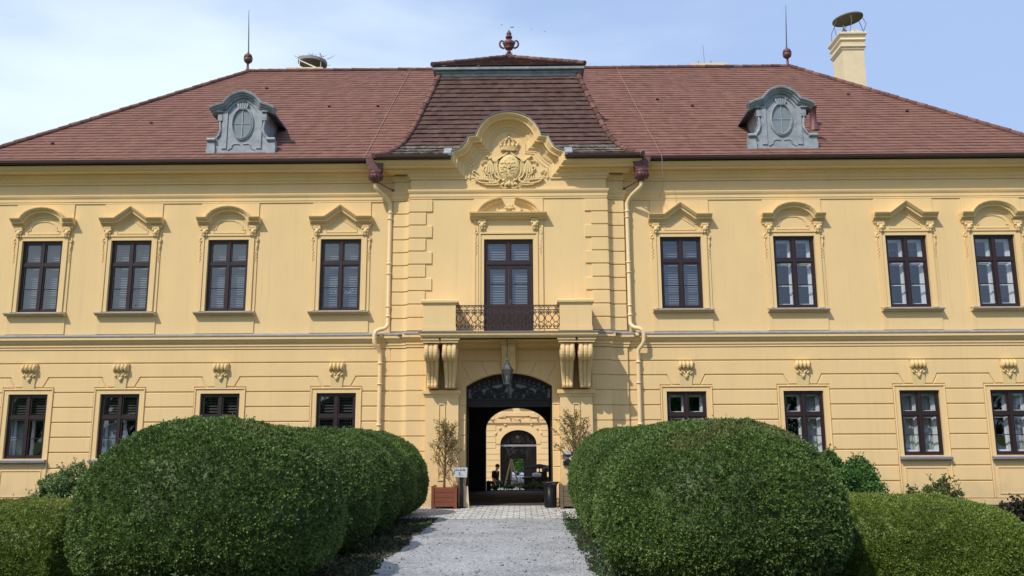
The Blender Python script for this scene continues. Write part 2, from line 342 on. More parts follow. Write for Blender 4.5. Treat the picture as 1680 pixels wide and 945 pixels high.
def miters(path):
    """for a 2-D path: (point, mitre vector to the left-hand normal)"""
    res = []
    for i, p in enumerate(path):
        p = Vector(p)
        t0 = (p - Vector(path[i - 1])).normalized() if i > 0 else None
        t1 = (Vector(path[i + 1]) - p).normalized() if i < len(path) - 1 else None
        t0 = t0 or t1; t1 = t1 or t0
        n0 = Vector((-t0.y, t0.x)); n1 = Vector((-t1.y, t1.x)); b = (n0 + n1)
        if b.length < 1e-6: b = n0
        b.normalize(); res.append((p, b / max(0.35, b.dot(n0))))
    return res
def sweep_plan(mb, path, prof, smooth=False):
    """path (x, y) left to right along the facade; prof (d outwards, z)"""
    mb.loft([[(p.x - m.x * d, p.y - m.y * d, z) for d, z in prof] for p, m in miters(path)], True, True, smooth)
def sweep_face(mb, path, prof, y0, smooth=False):
    """path (x, z) in the facade plane; prof (u along the upward normal, d out of the wall)"""
    mb.loft([[(p.x + m.x * u, y0 - d, p.y + m.y * u) for u, d in prof] for p, m in miters(path)], True, True, smooth)
def arc(cx, cz, r, a0, a1, n, rz=None):
    rz = rz or r
    return [(cx + r * math.cos(a0 + (a1 - a0) * i / n), cz + rz * math.sin(a0 + (a1 - a0) * i / n)) for i in range(n + 1)]
def spiral(cx, cz, r0, r1, a0, turns, n=18):
    return [(cx + (r0 + (r1 - r0) * i / n) * math.cos(a0 + turns * 2 * PI * i / n), cz + (r0 + (r1 - r0) * i / n) * math.sin(a0 + turns * 2 * PI * i / n)) for i in range(n + 1)]

def curve(pts, rs=None, k=4):
    """Catmull-Rom resampling of a short polyline, with its radii"""
    p = [Vector(q) for q in pts]; p = [p[0] * 2 - p[1]] + p + [p[-1] * 2 - p[-2]]; o = []; r = []
    rr = list(rs) if isinstance(rs, (list, tuple)) else [rs] * len(pts)
    for i in range(1, len(p) - 2):
        for j in range(k):
            t = j / k; a, b, c, d = p[i - 1], p[i], p[i + 1], p[i + 2]
            o.append(.5 * ((2 * b) + (c - a) * t + (2 * a - 5 * b + 4 * c - d) * t * t + (3 * b - a - 3 * c + d) * t ** 3)); r.append(rr[i - 1] * (1 - t) + rr[i] * t if rs is not None else None)
    o.append(p[-2]); r.append(rr[-1]); return o, r
def vnoise(P, scale, seed=0):
    """smooth value noise in -1..1 for an (N, 3) array"""
    Q = P / scale + seed * 17.31; I = np.floor(Q).astype(np.int64); F = Q - I; F = F * F * (3 - 2 * F)
    def h(i, j, k):
        n = (i * 374761393 + j * 668265263 + k * 2147483647 + seed * 974711) & 0xffffffff
        n = ((n ^ (n >> 13)) * 1274126177) & 0xffffffff; n = (n ^ (n >> 16)) & 0xffff
        return n / 32767.5 - 1
    r = 0
    for a in (0, 1):
        for b in (0, 1):
            for c in (0, 1):
                wgt = (F[:, 0] if a else 1 - F[:, 0]) * (F[:, 1] if b else 1 - F[:, 1]) * (F[:, 2] if c else 1 - F[:, 2])
                r = r + wgt * h(I[:, 0] + a, I[:, 1] + b, I[:, 2] + c)
    return r
def unit(v): return v / np.maximum(1e-9, np.linalg.norm(v, axis=1, keepdims=True))
def leaves(P, D, L, Wd, tint, scorch=None, extra=None, rg=rng):
    """rhombic leaf faces at points P pointing along D; returns mesh arrays"""
    n = len(P); L = np.broadcast_to(L, (n,))[:, None]; Wd = np.broadcast_to(Wd, (n,))[:, None]
    S = unit(np.cross(D, rg.normal(size=(n, 3)))) * Wd * 0.5
    V = np.empty((n, 4, 3)); V[:, 0] = P; V[:, 1] = P + D * L * 0.45 + S; V[:, 2] = P + D * L; V[:, 3] = P + D * L * 0.45 - S
    return V.reshape(-1, 3), np.arange(4 * n).reshape(-1, 4), tint, (scorch if scorch is not None else np.zeros(n))
def np_mesh(name, parts, m):
    """join (verts, quads, tint, scorch) arrays into one mesh"""
    off = 0; VV = []; FF = []; TT = []; SS = []
    for V, F, T, S in parts:
        VV.append(V); FF.append(F + off); TT.append(np.broadcast_to(T, (len(F),))); SS.append(np.broadcast_to(S, (len(F),))); off += len(V)
    V = np.concatenate(VV).astype(np.float32); F = np.concatenate(FF).astype(np.int32)
    me = bpy.data.meshes.new(name); me.vertices.add(len(V)); me.vertices.foreach_set('co', V.ravel())
    me.loops.add(F.size); me.loops.foreach_set('vertex_index', F.ravel())
    me.polygons.add(len(F)); me.polygons.foreach_set('loop_start', np.arange(0, F.size, 4, dtype=np.int32))
    me.update(calc_edges=True)
    for nm, arr in (('tint', TT), ('scorch', SS)):
        a = me.attributes.new(nm, 'FLOAT', 'FACE'); a.data.foreach_set('value', np.concatenate(arr).astype(np.float32))
    me.materials.append(m); return me

# ================================================================== SETTING
def sheet(name, x0, x1, y0, y1, z, m):
    mb = MB(); mb.quad((x0, y0, z), (x1, y0, z), (x1, y1, z), (x0, y1, z)); o = mb.build(name, m); o['kind'] = 'structure'; return o
M['lawn'] = mat('lawn', (0.075, 0.12, 0.03), 0.95, 0.1, var=0.35, vscale=6, bump=0.6, bscale=25)
M['bed'] = mat('bed_soil', (0.05, 0.042, 0.03), 0.95, 0.1, var=0.4, vscale=4, bump=0.8, bscale=18)
def ground():
    """one sheet to the horizon with a sunken rectangle for the courtyard behind the palace"""
    mb = MB(); z = GZ - 0.012; F = 900; x0, x1, y0, y1 = -14, 14, 12.62, 60
    mb.quad((-F, -F, z), (F, -F, z), (F, 0.0, z), (-F, 0.0, z)); mb.quad((-F, 0.0, z), (-1.9, 0.0, z), (-1.9, y0, z), (-F, y0, z)); mb.quad((1.9, 0.0, z), (F, 0.0, z), (F, y0, z), (1.9, y0, z))
    mb.quad((-F, y0, z), (x0, y0, z), (x0, y1, z), (-F, y1, z))
    mb.quad((x1, y0, z), (F, y0, z), (F, y1, z), (x1, y1, z)); mb.quad((-F, y1, z), (F, y1, z), (F, F, z), (-F, F, z))
    o = mb.build('ground', M['lawn']); o['kind'] = 'structure'
ground()
sheet('courtyard_ground', -13.99, 13.99, 12.63, 59.9, -0.75, M['gravel'])
sheet('flower_bed', -30, 30, -8.2, -0.02, GZ - 0.006, M['bed'])
sheet('verge', -6.2, -1.5, -24.5, -4.72, GZ - 0.002, M['soil'])
sheet('verge', 1.2, 5.4, -24.5, -4.72, GZ - 0.002, M['soil'])
def ragged_path():
    """gravel strip with wandering edges"""
    mb = MB(); n = 160; L = []; Rr = []
    for i in range(n + 1):
        y = -34 + (34 - 4.72) * i / n
        L.append((-1.66 + 0.09 * math.sin(y * 1.7) + random.uniform(-0.07, 0.07), y, GZ + 0.003)); Rr.append((1.36 + 0.06 * math.sin(y * 2.1 + 1) + random.uniform(-0.06, 0.06), y, GZ + 0.003))
    for i in range(n): mb.quad(L[i], Rr[i], Rr[i + 1], L[i + 1])
    o = mb.build('gravel_path', M['gravel']); o['kind'] = 'structure'
ragged_path()
sheet('paved_apron', -2.9, 2.9, -4.72, -0.0, GZ + 0.006, M['pavers'])
sheet('side_path', 7.9, 30, -10.6, -8.3, GZ + 0.002, M['gravel'])

# ================================================================== PALACE
palace = thing('palace', 'yellow baroque palace with red tiled hip roof, central gateway and balcony', 'palace', (0, 0, GZ))
UX = [-14.23, -11.50, -8.53, -5.095, 5.20, 8.615, 11.99, 14.63]
XL, XR = -16.2, 16.6
UZ0, UZ1, GW0, GW1 = 5.83, 8.03, 1.50, 3.37
UH, GH = 0.62, 0.583
def wall_grid(mb, x0, x1, z0, z1, holes, y, reveal):
    xs = sorted({x0, x1, *[h[0] for h in holes], *[h[1] for h in holes]}); zs = sorted({z0, z1, *[h[2] for h in holes], *[h[3] for h in holes]})
    for i in range(len(xs) - 1):
        for j in range(len(zs) - 1):
            cx, cz = (xs[i] + xs[i + 1]) / 2, (zs[j] + zs[j + 1]) / 2
            if any(h[0] < cx < h[1] and h[2] < cz < h[3] for h in holes): continue
            mb.quad((xs[i], y, zs[j]), (xs[i + 1], y, zs[j]), (xs[i + 1], y, zs[j + 1]), (xs[i], y, zs[j + 1]))
    for a, b, c, d in holes:
        r = y + reveal
        mb.quad((a, y, c), (a, y, d), (a, r, d), (a, r, c)); mb.quad((b, y, c), (b, r, c), (b, r, d), (b, y, d))
        mb.quad((a, y, c), (a, r, c), (b, r, c), (b, y, c)); mb.quad((a, y, d), (b, y, d), (b, r, d), (a, r, d))
# plan of the front: wing, shallow step, cove, projecting centre
PF, PS = -0.30, -0.08
EX, TX = 2.96, 3.50
# cove runs from the step plane (tangent) up to the front corner
cv = [(EX + 0.26 * t, PS + (PF - PS) * (1 - math.sqrt(max(0, 1 - (1 - t) ** 2)))) for t in [1, 0.8, 0.6, 0.4, 0.25, 0.12, 0.04, 0]]
front_path = [(XL, 0.0), (-TX, 0.0), (-TX, PS)] + [(-x, y) for x, y in cv] + [(x, y) for x, y in cv[::-1]] + [(TX, PS), (TX, 0.0), (XR, 0.0)]
seg_L = [(-TX, 0.0), (-TX, PS)] + [(-x, y) for x, y in cv]
seg_R = [(x, y) for x, y in cv[::-1]] + [(TX, PS), (TX, 0.0)]
corona_path = [(XL, 0.0), (-TX, 0.0), (-TX, PF), (TX, PF), (TX, 0.0), (XR, 0.0)]

wm = MB()
for x0, x1, idx in ((XL, -TX, range(0, 4)), (TX, XR, range(4, 8))):
    hs = [(UX[i] - UH, UX[i] + UH, UZ0, UZ1) for i in idx] + [(UX[i] - GH, UX[i] + GH, GW0, GW1) for i in idx]
    wall_grid(wm, x0, x1, GZ - 0.1, 10.3, hs, 0.0, 0.14)
for seg in (seg_L, seg_R):
    wm.loft([[(x, y, GZ - 0.1), (x, y, 10.3)] for x, y in seg], closed=False, caps=False)
# centre: upper wall with the balcony door, lower wall with the gateway arch
DH = 0.735
wall_grid(wm, -EX, EX, 4.6, 10.3, [(-DH, DH, 4.98, 7.92)], PF, 0.16)
GA, GS, GT = 1.255, 3.54, 3.92
garc = [(-GA + 2 * GA * i / 16) for i in range(17)]
gr_ = (GA * GA + (GT - GS) ** 2) / (2 * (GT - GS)); gz_ = GT - gr_
garc = [(x, gz_ + math.sqrt(gr_ * gr_ - x * x)) for x in garc]
wm.quad((-EX, PF, GZ - 0.1), (-GA, PF, GZ - 0.1), (-GA, PF, 4.6), (-EX, PF, 4.6)); wm.quad((GA, PF, GZ - 0.1), (EX, PF, GZ - 0.1), (EX, PF, 4.6), (GA, PF, 4.6))
for (xa, za), (xb, zb) in zip(garc, garc[1:]):
    wm.quad((xa, PF, za), (xb, PF, zb), (xb, PF, 4.6), (xa, PF, 4.6)); wm.quad((xa, PF, za), (xa, PF + 0.5, za), (xb, PF + 0.5, zb), (xb, PF, zb))
for s in (-1, 1): wm.quad((s * GA, PF, GZ - 0.1), (s * GA, PF + 0.5, GZ - 0.1), (s * GA, PF + 0.5, GS), (s * GA, PF, GS))
# side and rear walls
RY = 12.5
wm.quad((XL, 0, GZ - 0.1), (XL, 0, 10.3), (XL, RY, 10.3), (XL, RY, GZ - 0.1)); wm.quad((XR, 0, GZ - 0.1), (XR, RY, GZ - 0.1), (XR, RY, 10.3), (XR, 0, 10.3))
PX0, PX1 = -1.19, 1.49                       # way out into the courtyard
wm.quad((XL, RY, -0.8), (PX0, RY, -0.8), (PX0, RY, 10.3), (XL, RY, 10.3)); wm.quad((PX1, RY, -0.8), (XR, RY, -0.8), (XR, RY, 10.3), (PX1, RY, 10.3))
pcx, prx, psz, ptz = (PX0 + PX1) / 2, (PX1 - PX0) / 2, 2.55, 3.46
parc = arc(pcx, psz, prx, PI, 0, 16, ptz - psz)
for (xa, za), (xb, zb) in zip(parc, parc[1:]): wm.quad((xa, RY, za), (xb, RY, zb), (xb, RY, 10.3), (xa, RY, 10.3))
wm.build('wall', M['plaster'], palace)
# rooms behind the windows and the gate passage
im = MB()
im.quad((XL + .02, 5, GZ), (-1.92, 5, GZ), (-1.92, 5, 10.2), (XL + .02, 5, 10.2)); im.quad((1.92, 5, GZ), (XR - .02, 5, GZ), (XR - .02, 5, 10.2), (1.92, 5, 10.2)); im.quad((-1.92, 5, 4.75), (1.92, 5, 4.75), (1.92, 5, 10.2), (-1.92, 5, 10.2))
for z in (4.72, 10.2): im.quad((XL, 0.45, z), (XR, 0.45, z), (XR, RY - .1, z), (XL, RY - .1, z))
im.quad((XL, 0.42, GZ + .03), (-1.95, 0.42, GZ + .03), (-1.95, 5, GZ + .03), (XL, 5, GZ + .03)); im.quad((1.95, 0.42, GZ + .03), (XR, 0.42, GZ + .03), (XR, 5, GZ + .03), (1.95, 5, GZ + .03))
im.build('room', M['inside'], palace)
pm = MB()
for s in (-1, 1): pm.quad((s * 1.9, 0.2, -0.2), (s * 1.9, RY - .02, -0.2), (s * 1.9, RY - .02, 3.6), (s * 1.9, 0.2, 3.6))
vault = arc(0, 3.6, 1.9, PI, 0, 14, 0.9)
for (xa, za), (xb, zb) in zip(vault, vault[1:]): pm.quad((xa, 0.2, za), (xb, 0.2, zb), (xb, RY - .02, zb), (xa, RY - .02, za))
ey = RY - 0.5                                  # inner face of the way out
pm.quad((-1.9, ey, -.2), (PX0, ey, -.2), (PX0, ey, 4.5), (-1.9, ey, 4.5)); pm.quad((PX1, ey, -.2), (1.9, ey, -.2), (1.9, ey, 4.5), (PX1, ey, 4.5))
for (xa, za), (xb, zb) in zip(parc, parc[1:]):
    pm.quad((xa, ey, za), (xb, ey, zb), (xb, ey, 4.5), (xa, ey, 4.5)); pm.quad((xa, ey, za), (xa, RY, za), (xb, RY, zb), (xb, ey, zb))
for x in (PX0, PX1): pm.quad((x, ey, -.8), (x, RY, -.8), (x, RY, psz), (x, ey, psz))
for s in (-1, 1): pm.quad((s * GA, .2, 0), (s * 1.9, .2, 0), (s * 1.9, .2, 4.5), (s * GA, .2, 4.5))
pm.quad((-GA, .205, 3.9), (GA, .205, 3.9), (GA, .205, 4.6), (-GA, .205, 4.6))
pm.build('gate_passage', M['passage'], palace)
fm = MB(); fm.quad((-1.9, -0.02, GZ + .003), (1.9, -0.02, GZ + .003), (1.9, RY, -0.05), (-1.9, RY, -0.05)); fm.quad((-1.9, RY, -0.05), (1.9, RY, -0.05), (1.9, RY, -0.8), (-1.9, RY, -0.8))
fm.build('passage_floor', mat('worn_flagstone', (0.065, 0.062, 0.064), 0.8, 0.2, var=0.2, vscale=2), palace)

# --- rustication of the ground floor: raised courses with open joints
JZ = [4.272, 3.85, 3.411, 2.973, 2.537, 2.105, 1.669, 1.215, 0.779]
g = 0.017
rm = MB(); D = -0.032
def course(poly, y0=0.0): rm.prism(poly, y0 + D, y0 - 0.0, ch=0.012)
for x0, x1, idx in ((XL, -TX, range(0, 4)), (TX, XR, range(4, 8))):
    cs = [UX[i] for i in idx]
    course(rect(x0 + (.012 if x0 > 0 else 0), x1 - (.012 if x1 < 0 else 0), JZ[0] + g, 4.66))
    poly = [(x0, JZ[1] + g)]
    for c in cs: poly += [(c - .56, JZ[1] + g), (c - .41, 3.575), (c + .41, 3.575), (c + .56, JZ[1] + g)]
    poly += [(x1, JZ[1] + g), (x1, JZ[0] - g), (x0, JZ[0] - g)]
    course(poly)
    edges = [x0] + [e for c in cs for e in (c - .765, c + .765)] + [x1]
    for a, b in zip(edges[0::2], edges[1::2]):
        l = a != x0; r = b != x1
        if b - a < 0.1: continue
        p = [(a, JZ[2] + g), (b, JZ[2] + g)]
        p += [(b, 3.565), (b + .33, 3.565), (b + .185, JZ[1] - g)] if r else [(b, JZ[1] - g)]
        p += [(a - .185, JZ[1] - g), (a - .33, 3.565), (a, 3.565)] if l else [(a, JZ[1] - g)]
        course(p)
        for k in range(2, 8): course(rect(a, b, JZ[k + 1] + g, JZ[k] - g))
        course(rect(a, b, 0.30, JZ[8] - g))
# plinth
rm.box(XL, -TX - .02, -0.07, 0, GZ - .05, 0.285); rm.box(TX + .02, XR, -0.07, 0, GZ - .05, 0.285)
for seg in (seg_L[1:], seg_R[:-1]):
    for k in range(-1, 9):
        za = (JZ[k + 1] if k < 8 else 0.28) + g; zb = (JZ[k] if k >= 0 else 4.66) - g
        ext = [(-2.42, PF)] if seg[0][0] < 0 else []
        pth = (seg + [(-2.42, PF)]) if seg[0][0] < 0 else ([(2.42, PF)] + seg)
        sweep_plan(rm, pth, [(-.01, za), (.03, za), (.03, zb), (-.01, zb)])
# centre: narrow courses beside the gateway and voussoirs round the arch
for s in (-1, 1):
    for k in range(2, 9):
        za = (JZ[k + 1] if k < 8 else 0.2) + g; zb = JZ[k] - g
        a, b = sorted((s * (GA + .005), s * 1.47)); rm.prism(rect(a, b, za, min(zb, 3.39)), PF - .022, PF, ch=.01)
vs = [-1.1, -.62, -.2, .2, .62, 1.1]
av = lambda x: gz_ + math.sqrt(gr_ * gr_ - x * x)
tops = [-1.42, -.82, -.27, .27, .82, 1.42]
for i in range(5):
    xs_ = [vs[i] + .012 + (vs[i + 1] - vs[i] - .024) * q / 4 for q in range(5)]
    rm.prism([(x, av(x) + .004) for x in xs_] + [(tops[i + 1] - .012, 4.25), (tops[i] + .012, 4.25)], PF - .022, PF, ch=.01)
rm.prism(rect(-1.47, 1.47, 4.285, 4.58), PF - .022, PF, ch=.01)
rm.build('rustication', M['plaster'], palace)

# --- quoins of the centre, upper floor
for seg in (seg_L[1:], seg_R[:-1]):
  qm = MB()
  for k in range(10):
    zb = 9.17 - .402 * k - .015; za = 9.17 - .402 * (k + 1) + .015
    inn = 2.30 if k % 2 == 0 else 2.49
    if True:
        pth = (seg + [(-inn, PF)]) if seg[0][0] < 0 else ([(inn, PF)] + seg)
        sweep_plan(qm, pth, [(-.01, za), (.028, za), (.04, za + .012), (.04, zb - .012), (.028, zb), (-.01, zb)])
  qm.build('quoin', M['plaster'], palace)

# --- horizontal mouldings
sm_ = MB()
sweep_plan(sm_, front_path, [(-.01, 4.68), (.05, 4.68), (.05, 4.74), (.075, 4.76), (.075, 4.83), (.12, 4.87), (.15, 4.93), (.15, 4.95), (.185, 4.955), (.185, 5.055), (-.01, 5.06)])
sm_.build('string_course', M['plaster'], palace)
fl = MB(); 
sweep_plan(fl, [(XL, 0), (-TX, 0), (-TX, PS), (-3.24, PS), (-2.97, PF), (-2.55, PF)], [(-.01, 5.06), (.195, 5.058), (.205, 5.045), (.205, 5.075), (-.01, 5.155)])
sweep_plan(fl, [(2.55, PF), (2.97, PF), (3.24, PS), (TX, PS), (TX, 0), (XR, 0)], [(-.01, 5.06), (.195, 5.058), (.205, 5.045), (.205, 5.075), (-.01, 5.155)])
fl.build('ledge_flashing', M['lead'], palace)
am = MB()
sweep_plan(am, front_path, [(-.01, 9.19), (.03, 9.19), (.03, 9.245), (.045, 9.25), (.045, 9.33), (.05, 9.34), (.075, 9.38), (.095, 9.43), (.095, 9.465), (-.01, 9.485)])
am.build('architrave_moulding', M['plaster'], palace)
# entablature cornice in two tiers, broken upwards round the central gable
Z0c, Z1c = 9.83, 10.27
low = [(-.01, 9.80), (.045, 9.80), (.045, 9.86), (.07, 9.87), (.11, 9.93), (.11, 9.975), (-.01, 9.975)]
up = [(-.01, 9.97), (.12, 9.97), (.135, 9.995), (.185, 10.03), (.225, 10.045), (.225, 10.075), (.37, 10.08), (.37, 10.135), (.395, 10.14), (.395, 10.155), (.42, 10.165), (.465, 10.205), (.475, 10.215), (.505, 10.22), (.505, 10.27), (-.01, 10.285)]
GI = [(1.30, 9.83), (1.29, 10.23), (1.15, 10.33), (1.04, 10.42), (.95, 10.55), (.89, 10.66), (.57, 10.69), (.57, 10.98), (.50, 11.12), (.40, 11.25), (.27, 11.34), (.15, 11.385), (0, 11.40)]
GO = [(1.72, 10.27), (1.70, 10.53), (1.50, 10.59), (1.36, 10.69), (1.26, 10.85), (1.20, 11.02), (.985, 11.045), (.92, 11.22), (.80, 11.42), (.62, 11.60), (.42, 11.70), (.20, 11.765), (0, 11.78)]
GI = GI + [(-x, z) for x, z in GI[-2::-1]]; GO = GO + [(-x, z) for x, z in GO[-2::-1]]
def sp(z): return (z - Z0c) / (Z1c - Z0c)
gm = MB()
for prof in (low, up):
    stn = []
    for (ix, iz), (ox, oz) in zip(GI, GO):
        stn.append([(ix + (ox - ix) * sp(z), PF - d * 0.93, iz + (oz - iz) * sp(z)) for d, z in prof])
    gm.loft(stn)
outl = [(x * .985, z - .01) for x, z in GO] + [(-1.72, 9.84), (1.72, 9.84)]
gm.prism(outl[::-1], PF - .02, 0.65)
# inner fillet following the opening
fi = [(x * .93, z - (.05 if z > 10 else 0)) for x, z in GI]
gm.loft([[(x, PF - .02, z), (x, PF - .045, z), (x * .96, PF - .045, z - .03), (x * .96, PF - .02, z - .03)] for x, z in fi])
gm.build('gable', M['plaster'], palace)
gf = MB()
gf.loft([[(ox * 1.0, PF - .50, oz + .005), (ox * 1.012, PF - .51, oz + .03), (ox * 1.012, .6, oz + .03), (ox, .6, oz + .005)] for ox, oz in GO[1:-1]])
gf.build('gable_flashing', M['lead'], palace)
for s in (-1, 1):
    q = MB(); a_, b_ = sorted((s * 1.70, s * 1.93)); q.prism_x([(-.93, 10.44), (-.55, 10.72), (-.55, 10.66), (-.90, 10.36)], a_, b_); q.build('valley_flashing', M['zinc'], palace)
em = MB()
lowL = [(x, y) for x, y in front_path if x < 0]; lowR = [(x, y) for x, y in front_path if x > 0]
upL = [(XL, 0.0), (-TX, 0.0), (-TX, PF)]; upR = [(TX, PF), (TX, 0.0), (XR, 0.0)]
for prof, pl, pr in ((low, lowL, lowR), (up, upL, upR)):
    a = [[(p.x - m.x * d, p.y - m.y * d, z) for d, z in prof] for p, m in miters(pl + [(-1.0, PF)])][:-1]
    a.append([(-(1.30 + .42 * sp(z)), PF - d, z) for d, z in prof]); em.loft(a)
    b = [[(p.x - m.x * d, p.y - m.y * d, z) for d, z in prof] for p, m in miters([(1.0, PF)] + pr)][1:]
    b.insert(0, [((1.30 + .42 * sp(z)), PF - d, z) for d, z in prof]); em.loft(b)
em.build('cornice', M['plaster'], palace)
# raised frame lines of the frieze ends beside the gable
# --- gutters
gt = MB()
def gutter(pth, z):
    prof = [(.50, z + .055), (.515, z - .02), (.56, z - .05), (.62, z - .05), (.66, z - .02), (.675, z + .055)]
    sweep_plan(gt, pth, prof + [(.655, z + .055), (.60, z - .03), (.53, z + .0)])
gutter([(XL - .5, 0), (-4.0, 0)], 10.34); gutter([(4.02, 0), (XR + .5, 0)], 10.34)
gutter([(-3.98, PF), (-1.78, PF)], 10.335); gutter([(1.78, PF), (4.0, PF)], 10.335)
for s in (-1, 1):
    gt.box(s * 3.995 - .05, s * 3.995 + .05, PF - .66, -.50, 10.29, 10.38)
gt.build('gutter', M['gutter'], palace)

# --- main roof
EZ, EY, RYM, RZ = 10.36, -0.60, 6.0, 16.25
RXL, RXR, EXL, EXR = -10.18, 10.83, -16.85, 17.2
tm = MB()
def tiles(mb, pos, nrm, xl, xr, rows, wtile, lift, tbase=lambda x, v: 0.5, skip=lambda x, v: False, wob=0.006):
    """courses of plain tiles laid over a slope: pos(x, v) with v 0 at the eave and 1 at the top"""
    for r in range(rows):
        v0, v1 = r / rows, (r + 1) / rows
        a0, b0, a1, b1 = xl(v0), xr(v0), xl(v1), xr(v1)
        nt_ = max(1, int((b0 - a0) / wtile)); off = (r % 2) * 0.5
        cuts = [0.0] + [(k + off) / nt_ for k in range(nt_ + 1) if 0.0005 < (k + off) / nt_ < 0.9995] + [1.0]
        rowj = random.uniform(-.35, .35)
        for c0, c1 in zip(cuts, cuts[1:]):
            xa, xb = a0 + (b0 - a0) * c0, a0 + (b0 - a0) * c1; xc, xd = a1 + (b1 - a1) * c0, a1 + (b1 - a1) * c1
            if skip((xa + xb) / 2, (v0 + v1) / 2): continue
            n = nrm((v0 + v1) / 2); j = random.uniform(-wob, wob)
            l0 = Vector(n) * (lift + j); l1 = Vector(n) * 0.004
            A = Vector(pos(xa, v0)); B = Vector(pos(xb, v0)); Cc = Vector(pos(xd, v1)); Dd = Vector(pos(xc, v1))
            sag = random.uniform(-.003, .003); sl = Vector((0, 0, sag))
            t_ = min(1, max(0, tbase((xa + xb) / 2, v0) + random.gauss(0, .2) + rowj * .25))
            mb.add([A + l0 + sl, B + l0 + sl, Cc + l1, Dd + l1, A + sl, B + sl], [(0, 1, 2, 3), (4, 5, 1, 0)], t_)
def front_pos(x, v): return (x, EY + (RYM - EY) * v, EZ + (RZ - EZ) * v)
fn = Vector((0, -(RZ - EZ), RYM - EY)).normalized()
PV = [(10.33, 0.0), (10.45, .22), (10.60, .42), (10.80, .62), (11.1, .83), (11.4, .965), (11.71, 1.085), (12.33, 1.31), (13.05, 1.56), (13.68, 1.765)]
PHW, PEY = 4.02, -0.92
def under_pavilion(x, v):
    p = front_pos(x, v); i = float(np.interp(p[2], [a for a, _ in PV], [b for _, b in PV]))
    return p[2] < 13.6 and abs(x) < PHW - i - .04
tiles(tm, front_pos, lambda v: fn, lambda v: EXL + (RXL - EXL) * v, lambda v: EXR + (RXR - EXR) * v, 38, .17, .022, wob=.004, skip=under_pavilion)
BY = RY + .6; 
def back_pos(x, v): return (-x, BY + (RYM - BY) * v, EZ + (RZ - EZ) * v)
tm.quad((EXL, BY, EZ), (EXR, BY, EZ), (RXR, RYM, RZ), (RXL, RYM, RZ))
sl_n = Vector((-(RZ - EZ), 0, RXL - EXL)).normalized()
tiles(tm, lambda y, v: (EXL + (RXL - EXL) * v, y, EZ + (RZ - EZ) * v), lambda v: sl_n, lambda v: EY + (RYM - EY) * v, lambda v: BY + (RYM - BY) * v, 32, .4, .03)
sr_n = Vector((RZ - EZ, 0, EXR - RXR)).normalized()
tiles(tm, lambda y, v: (EXR + (RXR - EXR) * v, y, EZ + (RZ - EZ) * v), lambda v: sr_n, lambda v: EY + (RYM - EY) * v, lambda v: BY + (RYM - BY) * v, 32, .4, .03)
for a_, b_ in ((EXL, -3.98), (3.98, EXR)): tm.quad((a_, EY, EZ - .01), (b_, EY, EZ - .01), (b_, .3, EZ - .01), (a_, .3, EZ - .01))
tm.quad((EXL, RY - .1, EZ - .01), (EXR, RY - .1, EZ - .01), (EXR, BY, EZ - .01), (EXL, BY, EZ - .01))
roof = tm.build('main_roof', M['tile'], palace)
def ridge_tiles(mb, a, b, step=.36, r=.085, over=.05, lift=.03):
    a = Vector(a); b = Vector(b); n = max(2, int((b - a).length / step)); d = (b - a) / n
    for i in range(n):
        p = a + d * i; q = a + d * (i + 1) + d.normalized() * over; j = Vector((0, 0, lift + random.uniform(-.008, .008)))
        mb.tube([p + j, q + j], [r * 1.12, r * 0.92], 8, tint=random.random())
rt = MB()
ridge_tiles(rt, (RXL, RYM, RZ), (RXR, RYM, RZ)); ridge_tiles(rt, (EXL, EY, EZ), (RXL, RYM, RZ)); ridge_tiles(rt, (EXR, EY, EZ), (RXR, RYM, RZ))
ridge_tiles(rt, (EXL, BY, EZ), (RXL, RYM, RZ)); ridge_tiles(rt, (EXR, BY, EZ), (RXR, RYM, RZ))
rt.build('ridge_tile', M['ridge'], roof)

# --- pavilion roof: bell-cast front and sides
plen = [0.0]
for (z0, i0), (z1, i1) in zip(PV, PV[1:]): plen.append(plen[-1] + math.hypot(z1 - z0, i1 - i0))
def pvz(v):
    L_ = v * plen[-1]
    return float(np.interp(L_, plen, [a for a, _ in PV])), float(np.interp(L_, plen, [b for _, b in PV]))
def pn(v):
    z0, i0 = pvz(max(0, v - .03)); z1, i1 = pvz(min(1, v + .03)); n = Vector((0, -(z1 - z0), i1 - i0)); return n.normalized()
pv = MB(); pvm = MB()
ROWS = 21
def gable_skip(x, v):
    z, i = pvz(v); gx = [q for q, _ in GO[12::-1]]; gz = [q for _, q in GO[12::-1]]
    return abs(x) < 1.74 and z < float(np.interp(abs(x), gx, gz)) - .01
def pf(x, v): z, i = pvz(v); return (x, PEY + i, z)
pvm2 = MB()
class Split:
    def add(s, vs, fs, t): 
        zc = sum(q[2] for q in vs) / len(vs); (pv if zc > 10.86 else pvm if vs[0][0] < 0 else pvm2).add(vs, fs, t)
def pos_row(mb, s):
    tiles(mb, (lambda y, v: (s * (PHW - pvz(v)[1]), y, pvz(v)[0])), lambda v: Vector((s * -pn(v).y, 0, pn(v).z)), lambda v: PEY + pvz(v)[1], lambda v: 6.2, ROWS, .3, .03)
tiles(Split(), pf, pn, lambda v: -(PHW - pvz(v)[1]), lambda v: PHW - pvz(v)[1], ROWS, .17, .040, wob=.009, skip=gable_skip)
for a_, b_ in ((-PHW, -1.72), (1.72, PHW)): pv.box(a_, b_, PEY + .03, PF + .3, 10.29, 10.315)
pos_row(pv, -1); pos_row(pv, 1)
prf = pv.build('pavilion_roof', M['oldtile'], palace)
pvm.build('mossy_course', M['moss'], prf); pvm2.build('mossy_course', M['moss'], prf)
